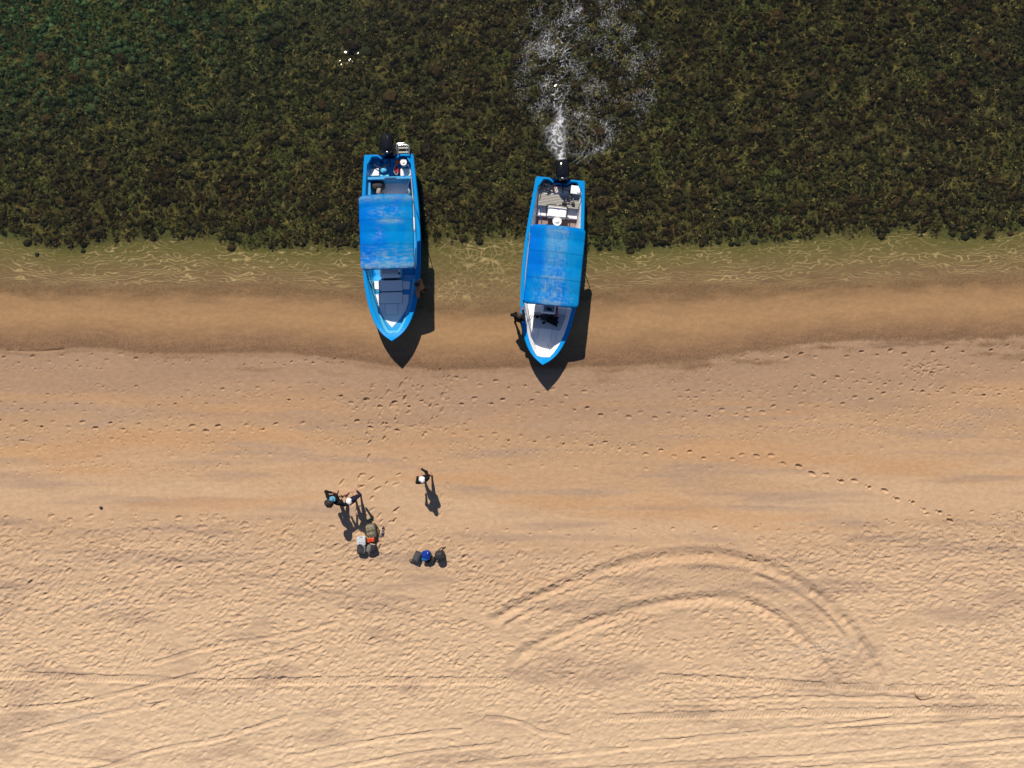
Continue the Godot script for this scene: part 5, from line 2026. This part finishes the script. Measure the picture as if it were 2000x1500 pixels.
func build_people() -> void:
	make_head()
	var tan := lin(0.34, 0.17, 0.10)
	var brown := lin(0.24, 0.105, 0.055)
	var white_cap := mat(lin(0.58, 0.56, 0.56), 0.8)
	# in a dark suit and white cap, alone, facing the sea
	var w := on_sand(834.5, 928)
	var t := PI + 0.45
	make_person("person in black wetsuit and white cap walking alone towards the boats", w, t, {"height": 1.70, "skin": tan, "feet": [to_body(on_sand(843, 928), w, t), to_body(on_sand(827, 928), w, t)], "hands": [Vector3(-0.08, 1.12, 0.40), Vector3(0.20, 1.04, 0.20)], "elbows": [Vector3(-1, -0.2, 0.1), Vector3(0.6, -0.8, -0.3)], "cap": white_cap, "lean": Vector3(0, 0, -0.03), "thighs": 1, "hair": [[Vector3(0, 0.0, -0.05), Vector3(0.088, 0.08, 0.075)]], "nod": 0.2})
	# the pair by the bags
	w = on_sand(666.5, 965)
	t = PI - 0.64
	make_person("person in black wetsuit with blue cap and big dark hair, arms on hips", w, t, {"height": 1.73, "skin": tan, "feet": [to_body(on_sand(676, 966), w, t), to_body(on_sand(657.5, 964), w, t)], "hands": [Vector3(-0.24, 1.06, 0.10), Vector3(0.23, 1.04, 0.10)], "elbows": [Vector3(-1, 0.0, -0.05), Vector3(1, 0.0, -0.05)], "wide": 1.15, "cap": mat(lin(0.07, 0.24, 0.36), 0.8), "lean": Vector3(0, 0, -0.02), "thighs": 1, "hair": [[Vector3(0, 0.02, -0.135), Vector3(0.185, 0.165, 0.16)]], "hair_tone": lin(0.012, 0.008, 0.006), "nod": 0.30})
	w = on_sand(699, 968)
	t = PI + 0.55
	make_person("person in dark navy wetsuit and white cap standing beside the person in the blue cap", w, t, {"height": 1.66, "skin": tan, "feet": [to_body(on_sand(704, 966), w, t), to_body(on_sand(693.5, 969), w, t)], "hands": [Vector3(-0.34, 1.02, 0.20), Vector3(0.20, 0.95, 0.12)], "elbows": [Vector3(-1, -0.4, -0.3), Vector3(1, -0.5, -0.4)], "suit": lin(0.012, 0.014, 0.030), "cap": white_cap, "thighs": 1, "lean": Vector3(0, 0, -0.03), "hair": [[Vector3(0, 0.0, -0.05), Vector3(0.088, 0.08, 0.075)]], "nod": 0.2})
	# bare-backed at the bow of the left boat, a hand on the gunwale
	w = at(828, 567, -0.03)
	w.y = ground_y(w.x, w.z)
	t = -PI / 2 - 0.25
	var g := boat_frames[0] * Vector3(rim_in(5.75) + 0.08, sheer(5.75) + 0.07, 5.75)
	make_person("shirtless person with short black hair leaning on the left boat's side", w, t, {"height": 1.70, "skin": brown, "torso": 0, "arms": 0, "pelvis": 2, "thighs": 2, "legs": 0, "feet": [Vector3(-0.10, 0, -0.02), Vector3(0.10, 0, -0.05)], "hands": [Vector3(-0.16, 0.86, 0.24), to_body(g, w, t)], "elbows": [Vector3(-1, -0.3, -0.5), Vector3(1, -0.2, -0.6)], "lean": Vector3(0, -0.02, 0.06), "wide": 1.1, "hair": [[Vector3(0, 0.040, -0.022), Vector3(0.108, 0.100, 0.118)]], "rough_hair": 0.10, "nod": 0.25})
	# dark figure at the left side of the right boat
	w = on_sand(1011.5, 627)
	t = PI - 0.5
	g = boat_frames[1] * Vector3(-rim_in(5.35) - 0.06, sheer(5.35) + 0.07, 5.35)
	make_person("person in black wetsuit with a hand on the right boat's gunwale", w, t, {"height": 1.66, "skin": lin(0.16, 0.07, 0.04), "feet": [to_body(on_sand(1017, 627), w, t), to_body(on_sand(1006, 628), w, t)], "hands": [to_body(g, w, t), Vector3(0.18, 0.98, 0.20)], "elbows": [Vector3(-1, -0.3, -0.2), Vector3(0.8, -0.6, -0.6)], "suit": lin(0.008, 0.010, 0.010), "legs": 1, "lean": Vector3(-0.02, 0, 0.06), "hair": [[Vector3(0, 0.038, -0.020), Vector3(0.112, 0.104, 0.120)]], "rough_hair": 0.12, "hair_tone": lin(0.030, 0.014, 0.010), "nod": 0.25})


# ---------------------------------------------------------------- bags on the sand
func gear(called: String, label: String, category: String, px: float, py: float, turn: float = 0.0) -> Node3D:
	return thing(called, label, category, Transform3D(Basis(Vector3.UP, turn), on_sand(px, py)))


func build_gear() -> void:
	var n := noise(2.6, 91, 3)
	var khaki := bumpy(mat(lin(0.20, 0.165, 0.105), 0.85), M.cloth_normal, 2.0, 0.8)
	var khaki_dark := bumpy(mat(lin(0.085, 0.075, 0.05), 0.85), M.cloth_normal, 2.0, 0.8)
	var charcoal := bumpy(mat(lin(0.030, 0.027, 0.030), 0.75), M.cloth_normal, 2.0, 0.8)
	var black_cloth := bumpy(mat(lin(0.012, 0.012, 0.013), 0.7), M.cloth_normal, 2.0, 0.8)
	# green bottle
	var o := gear("bottle", "green bottle lying on the sand above the khaki backpack", "bottle", 722.5, 1014, 0.06)
	var st := tool()
	tube(st, [Vector3(-0.13, 0.045, 0), Vector3(-0.12, 0.045, 0), Vector3(0.07, 0.045, 0), Vector3(0.10, 0.045, 0)], 0.040, 0.036, 12)
	put("body", st, mat(lin(0.012, 0.16, 0.045), 0.22), o)
	st = tool()
	tube(st, [Vector3(0.10, 0.045, 0), Vector3(0.15, 0.045, 0)], 0.026, 0.024, 10)
	put("cap", st, M.black, o)
	# khaki backpack
	o = gear("backpack", "khaki backpack with two front pockets lying on the sand", "backpack", 727, 1034, 0.12)
	st = tool()
	pillow(st, Vector3(0, 0.15, 0.02), Vector3(0.215, 0.16, 0.31), 0.45, Basis.IDENTITY, n, 0.08, 18, 30)
	put("sack", st, khaki_dark, o)
	st = tool()
	pillow(st, Vector3(-0.03, 0.28, -0.12), Vector3(0.185, 0.055, 0.125), 0.5, Basis(Vector3.UP, 0.15), n, 0.15, 16, 28)
	put("pocket", st, khaki, o)
	st = tool()
	pillow(st, Vector3(-0.02, 0.275, 0.115), Vector3(0.165, 0.055, 0.075), 0.5, Basis(Vector3.UP, 0.12), n, 0.15, 16, 28)
	put("pocket", st, khaki, o)
	for x in [-0.10, 0.06]:
		st = tool()
		tube(st, bent([Vector3(x, 0.345, -0.16), Vector3(x + 0.01, 0.33, 0.0), Vector3(x + 0.02, 0.33, 0.16)]), 0.012, 0.012, 6)
		put("strap", st, khaki_dark, o)
	st = tool()
	tube(st, bent([Vector3(0.18, 0.1, -0.2), Vector3(0.27, 0.06, 0.0), Vector3(0.26, 0.05, 0.2), Vector3(0.17, 0.1, 0.30)]), 0.022, 0.022, 6)
	put("shoulder_strap", st, charcoal, o)
	# sandals
	for i in 2:
		o = gear("sandal", ["dark grey sandal pointing up, upper one of the pair beside the khaki backpack", "dark grey sandal pointing right, lower one of the pair beside the khaki backpack"][i], "sandal", [748.5, 745.7][i], [1033.5, 1044.5][i], [-0.15, -0.85][i])
		st = tool()
		var out := PackedVector2Array()
		for k in 20:
			var a := TAU * k / 20.0
			var z := sin(a) * 0.15
			out.append(Vector2(cos(a) * (0.052 if z < 0 else 0.044), z))
		slab(st, out, 0.0, 0.03, 0.008)
		put("sole", st, mat(lin(0.10, 0.095, 0.105), 0.8), o)
		st = tool()
		tube(st, bent([Vector3(-0.05, 0.03, -0.02), Vector3(-0.02, 0.065, -0.06), Vector3(0.0, 0.05, -0.09), Vector3(0.02, 0.065, -0.06), Vector3(0.05, 0.03, -0.02)], 0.02), 0.014, 0.014, 6)
		put("strap", st, M.black, o)
	# white case
	o = gear("cooler", "white cool box with rounded corners beside the orange bag", "cool box", 708, 1054, 0.03)
	st = tool()
	box(st, Vector3(0, 0.13, 0), Vector3(0.34, 0.24, 0.34), 0.035)
	put("tub", st, M.off_white, o)
	st = tool()
	box(st, Vector3(0, 0.275, 0), Vector3(0.36, 0.06, 0.35), 0.025)
	put("lid", st, mat(lin(0.46, 0.48, 0.50), 0.4), o)
	for e in [[-0.05, 0.06, 0.05], [0.04, 0.04, 0.06], [0.11, 0.08, 0.05]]:
		st = tool()
		box(st, Vector3(e[0], 0.309, e[1]), Vector3(0.035, 0.012, e[2]), 0.004)
		put("latch", st, M.grey, o)
	st = tool()
	tube(st, bent([Vector3(-0.06, 0.30, -0.17), Vector3(-0.04, 0.34, -0.21), Vector3(0.04, 0.34, -0.21), Vector3(0.06, 0.30, -0.17)], 0.03), 0.014, 0.014, 6)
	put("handle", st, M.off_white, o)
	# dark backpack below it
	o = gear("backpack", "dark grey and brown backpack leaning against the white cool box", "backpack", 709, 1069, -0.1)
	st = tool()
	pillow(st, Vector3(0, 0.16, 0), Vector3(0.20, 0.17, 0.23), 0.5, Basis.IDENTITY, n, 0.14, 18, 30)
	put("sack", st, charcoal, o)
	st = tool()
	pillow(st, Vector3(-0.04, 0.22, 0.14), Vector3(0.15, 0.09, 0.09), 0.6, Basis(Vector3.UP, 0.2), n, 0.2, 16, 28)
	put("pocket", st, bumpy(mat(lin(0.045, 0.028, 0.024), 0.8), M.cloth_normal, 2.0, 0.8), o)
	st = tool()
	tube(st, bent([Vector3(0.02, 0.30, -0.18), Vector3(0.13, 0.36, -0.10), Vector3(0.15, 0.32, 0.08), Vector3(0.08, 0.25, 0.2)]), 0.024, 0.024, 6)
	put("shoulder_strap", st, M.grey, o)
	st = tool()
	tube(st, bent([Vector3(-0.14, 0.28, -0.12), Vector3(-0.05, 0.36, -0.16), Vector3(0.03, 0.33, -0.05)]), 0.024, 0.024, 6)
	put("shoulder_strap", st, black_cloth, o)
	# orange bag
	o = gear("dry_bag", "bright orange crumpled bag between the khaki backpack and the grey bag", "bag", 727, 1052, 0.1)
	st = tool()
	pillow(st, Vector3(0, 0.16, 0), Vector3(0.155, 0.15, 0.13), 0.8, Basis.IDENTITY, noise(4.5, 92, 3), 0.5, 26, 40)
	put("sack", st, mat(lin(0.60, 0.075, 0.012), 0.45), o)
	st = tool()
	tube(st, bent([Vector3(-0.08, 0.28, 0.0), Vector3(0.0, 0.33, 0.03), Vector3(0.07, 0.27, 0.06)], 0.03), 0.012, 0.012, 6)
	put("strap", st, M.red, o)
	# olive grey bag with a flap
	o = gear("shoulder_bag", "black bag with an olive grey flap below the orange bag", "bag", 727.5, 1067, 0.35)
	st = tool()
	pillow(st, Vector3(0.02, 0.16, 0.02), Vector3(0.19, 0.17, 0.20), 0.55, Basis.IDENTITY, n, 0.12, 18, 30)
	put("sack", st, black_cloth, o)
	st = tool()
	pillow(st, Vector3(-0.10, 0.27, -0.01), Vector3(0.10, 0.07, 0.17), 0.7, Basis(Vector3.UP, -0.55), n, 0.15, 16, 28)
	put("flap", st, bumpy(mat(lin(0.135, 0.125, 0.10), 0.85), M.cloth_normal, 2.0, 0.8), o)
	st = tool()
	tube(st, bent([Vector3(0.03, 0.31, -0.17), Vector3(0.12, 0.34, -0.13), Vector3(0.2, 0.28, -0.06)], 0.03), 0.016, 0.016, 6)
	put("strap", st, M.rope, o)
	st = tool()
	tube(st, bent([Vector3(0.17, 0.1, 0.06), Vector3(0.27, 0.05, 0.10), Vector3(0.32, 0.03, 0.02), Vector3(0.38, 0.02, 0.04)], 0.03), 0.014, 0.014, 6)
	put("loose_strap", st, black_cloth, o)
	# second heap
	o = gear("carry_case", "dark grey boxy carry case left of the shiny blue bag", "case", 815.5, 1086, -0.42)
	st = tool()
	box(st, Vector3(0, 0.13, 0), Vector3(0.30, 0.26, 0.42), 0.03)
	put("shell", st, charcoal, o)
	st = tool()
	box(st, Vector3(-0.03, 0.27, -0.02), Vector3(0.20, 0.03, 0.30), 0.012)
	put("lid_panel", st, mat(lin(0.055, 0.052, 0.058), 0.7), o)
	st = tool()
	tube(st, bent([Vector3(-0.12, 0.18, 0.20), Vector3(-0.20, 0.12, 0.22), Vector3(-0.21, 0.08, 0.30), Vector3(-0.12, 0.08, 0.30), Vector3(-0.08, 0.16, 0.22)], 0.03), 0.02, 0.02, 6)
	put("handle", st, black_cloth, o)
	o = gear("dry_bag", "shiny blue bag with lighter blue flap in the lower right heap", "bag", 833.5, 1081.5, 0.0)
	st = tool()
	pillow(st, Vector3(0, 0.20, 0), Vector3(0.19, 0.20, 0.215), 0.8, Basis.IDENTITY, noise(3.4, 93, 2), 0.22, 24, 36)
	put("sack", st, mat(lin(0.006, 0.03, 0.22), 0.12), o)
	st = tool()
	pillow(st, Vector3(-0.035, 0.30, 0.145), Vector3(0.145, 0.06, 0.085), 0.8, Basis(Vector3.UP, 0.22) * Basis(Vector3.RIGHT, 0.35), n, 0.12, 16, 28)
	put("flap", st, mat(lin(0.010, 0.13, 0.40), 0.35), o)
	o = gear("towel", "crumpled black cloth between the shiny blue bag and black backpack", "cloth", 840, 1093, 0.3)
	st = tool()
	pillow(st, Vector3(0, 0.07, 0), Vector3(0.20, 0.10, 0.17), 0.9, Basis.IDENTITY, noise(4.0, 94, 3), 0.5, 22, 34)
	put("fabric", st, black_cloth, o)
	o = gear("backpack", "black backpack standing alone at the right of the blue bag", "backpack", 860.5, 1082.5, 0.25)
	st = tool()
	pillow(st, Vector3(0, 0.22, 0.0), Vector3(0.19, 0.23, 0.19), 0.6, Basis.IDENTITY, n, 0.14, 18, 30)
	put("sack", st, black_cloth, o)
	st = tool()
	pillow(st, Vector3(-0.02, 0.20, 0.15), Vector3(0.14, 0.15, 0.08), 0.6, Basis.IDENTITY, n, 0.15, 16, 28)
	put("pocket", st, charcoal, o)
	st = tool()
	tube(st, bent([Vector3(0.03, 0.42, -0.12), Vector3(0.0, 0.30, -0.24), Vector3(0.12, 0.10, -0.27), Vector3(0.24, 0.03, -0.24), Vector3(0.27, 0.02, -0.28)], 0.04), 0.018, 0.018, 6)
	put("shoulder_strap", st, black_cloth, o)
	st = tool()
	tube(st, bent([Vector3(-0.12, 0.40, -0.05), Vector3(-0.24, 0.28, -0.02), Vector3(-0.26, 0.12, 0.04), Vector3(-0.18, 0.08, 0.12)], 0.04), 0.018, 0.018, 6)
	put("shoulder_strap", st, charcoal, o)
	for e in [[0.05, 0.43, 0.02], [0.12, 0.42, 0.0]]:
		st = tool()
		box(st, Vector3(e[0], e[1], e[2]), Vector3(0.035, 0.012, 0.10), 0.004, Basis(Vector3.UP, 0.4))
		put("buckle", st, M.grey, o)


# ---------------------------------------------------------------- litter of the beach
func build_litter() -> void:
	var o := gear("stone", "small dark stone lying alone on the damp sand at left", "stone", 198, 991)
	var st := tool()
	pillow(st, Vector3(0, 0.03, 0), Vector3(0.065, 0.05, 0.055), 0.9, Basis.IDENTITY, noise(6.0, 95, 2), 0.3)
	put("pebble", st, mat(lin(0.05, 0.032, 0.026), 0.9), o)
	o = gear("twig", "thin curved brown twig on the dry sand at lower right", "twig", 1800, 1361)
	var wood := mat(lin(0.16, 0.07, 0.035), 0.9)
	for p in [[Vector3(-0.30, 0.03, -0.16), Vector3(-0.24, 0.03, -0.02), Vector3(-0.08, 0.03, 0.08), Vector3(0.12, 0.03, 0.09), Vector3(0.36, 0.03, 0.02), Vector3(0.55, 0.02, -0.02)], [Vector3(-0.20, 0.03, -0.08), Vector3(-0.16, 0.03, 0.02), Vector3(-0.02, 0.04, 0.12)]]:
		st = tool()
		tube(st, bent(p, 0.04), 0.018, 0.008, 6)
		put("stem", st, wood, o)
	# flecks of dried seaweed along the high tide line
	var flake := SurfaceTool.new()
	flake.begin(Mesh.PRIMITIVE_TRIANGLES)
	flake.set_smooth_group(-1)
	pillow(flake, Vector3.ZERO, Vector3(1.0, 0.35, 0.5), 1.0, Basis.IDENTITY, noise(1.4, 96, 2), 0.8, 5, 8)
	flake.generate_normals()
	var fm := flake.commit()
	fm.surface_set_material(0, vmat(0.9))
	var where := []
	var tints := PackedColorArray()
	var heaps := []
	for i in 90:
		var right := rng.randf() < 0.72
		var px := rng.randf_range(1330, 2000) if right else rng.randf_range(0, 1100)
		heaps.append(Vector2(px, curve_at(dry_line, px) + (rng.randf_range(8, 105) if right else rng.randf_range(8, 80))))
	for i in 2300:
		var c: Vector2 = heaps[rng.randi() % heaps.size()]
		var p := c + Vector2(rng.randfn() * 11, rng.randfn() * 4)
		if rng.randf() < 0.22: p = Vector2(rng.randf_range(0, 2000), 0) + Vector2(0, 1010 + rng.randf() * 120)
		var w := at(p.x, p.y, 0.5)
		w.y = ground_y(w.x, w.z) + 0.006
		var r := 0.006 + 0.020 * pow(rng.randf(), 2.5)
		where.append(Transform3D(Basis(Vector3.UP, rng.randf() * TAU).scaled(Vector3(r, r, r)), w))
		tints.append(Color(0.045, 0.032, 0.018) * rng.randf_range(0.5, 1.5))
	scatter("seaweed_flecks", fm, where, tints, "dark flecks of dried seaweed along the upper tide line")
	# crushed shells and coarse grit
	where = []
	tints = PackedColorArray()
	for s in [[205, 1182, 26, 5, 420], [470, 1362, 90, 9, 900], [165, 1398, 30, 8, 800], [80, 1425, 60, 10, 260], [1590, 1262, 45, 8, 1100], [1480, 1288, 60, 7, 260], [1660, 1275, 30, 8, 340], [1950, 1228, 70, 12, 800], [1780, 1265, 60, 10, 300], [1860, 1200, 90, 30, 300], [1180, 1342, 120, 20, 300], [1000, 1000, 700, 260, 420], [800, 690, 700, 22, 160], [400, 585, 60, 5, 40]]:
		for i in s[4]:
			var px: float = s[0] + rng.randfn() * s[2]
			var py: float = s[1] + rng.randfn() * s[3] - 0.12 * (px - s[0])
			if py < 560 or py > 1530 or px < -30 or px > 2030: continue
			var w := at(px, py, 0.5)
			w.y = ground_y(w.x, w.z) + 0.004
			if inside_boat(w.x, w.z): continue
			var r := 0.007 + 0.013 * pow(rng.randf(), 2.0)
			where.append(Transform3D(Basis(Vector3.UP, rng.randf() * TAU).scaled(Vector3.ONE * r), w))
			var b := rng.randf()
			tints.append(Color(0.56, 0.52, 0.47) if b < 0.72 else Color(0.10, 0.075, 0.06) if b < 0.85 else Color(0.44, 0.30, 0.24))
	scatter("shell_grit", fm, where, tints, "pale crushed shells and grit in patches on the sand")
	# dark coarse grains on the wet bands
	where = []
	tints = PackedColorArray()
	for i in 5200:
		var px := rng.randf_range(-20, 2020)
		var line := curve_at(wet_line, px)
		var py := line - absf(rng.randfn()) * 20.0 - 2.0
		if rng.randf() < 0.3: py = lerpf(curve_at(water_line, px), line, 0.12) + rng.randfn() * 9.0
		var w := at(px, py, 0.1)
		w.y = ground_y(w.x, w.z) + 0.003
		if inside_boat(w.x, w.z): continue
		var r := 0.006 + 0.012 * pow(rng.randf(), 2.0)
		where.append(Transform3D(Basis(Vector3.UP, rng.randf() * TAU).scaled(Vector3.ONE * r), w))
		tints.append(Color(0.10, 0.065, 0.045) * rng.randf_range(0.5, 1.4))
	scatter("wet_grit", fm, where, tints, "dark coarse grains on the wet sand by the water")
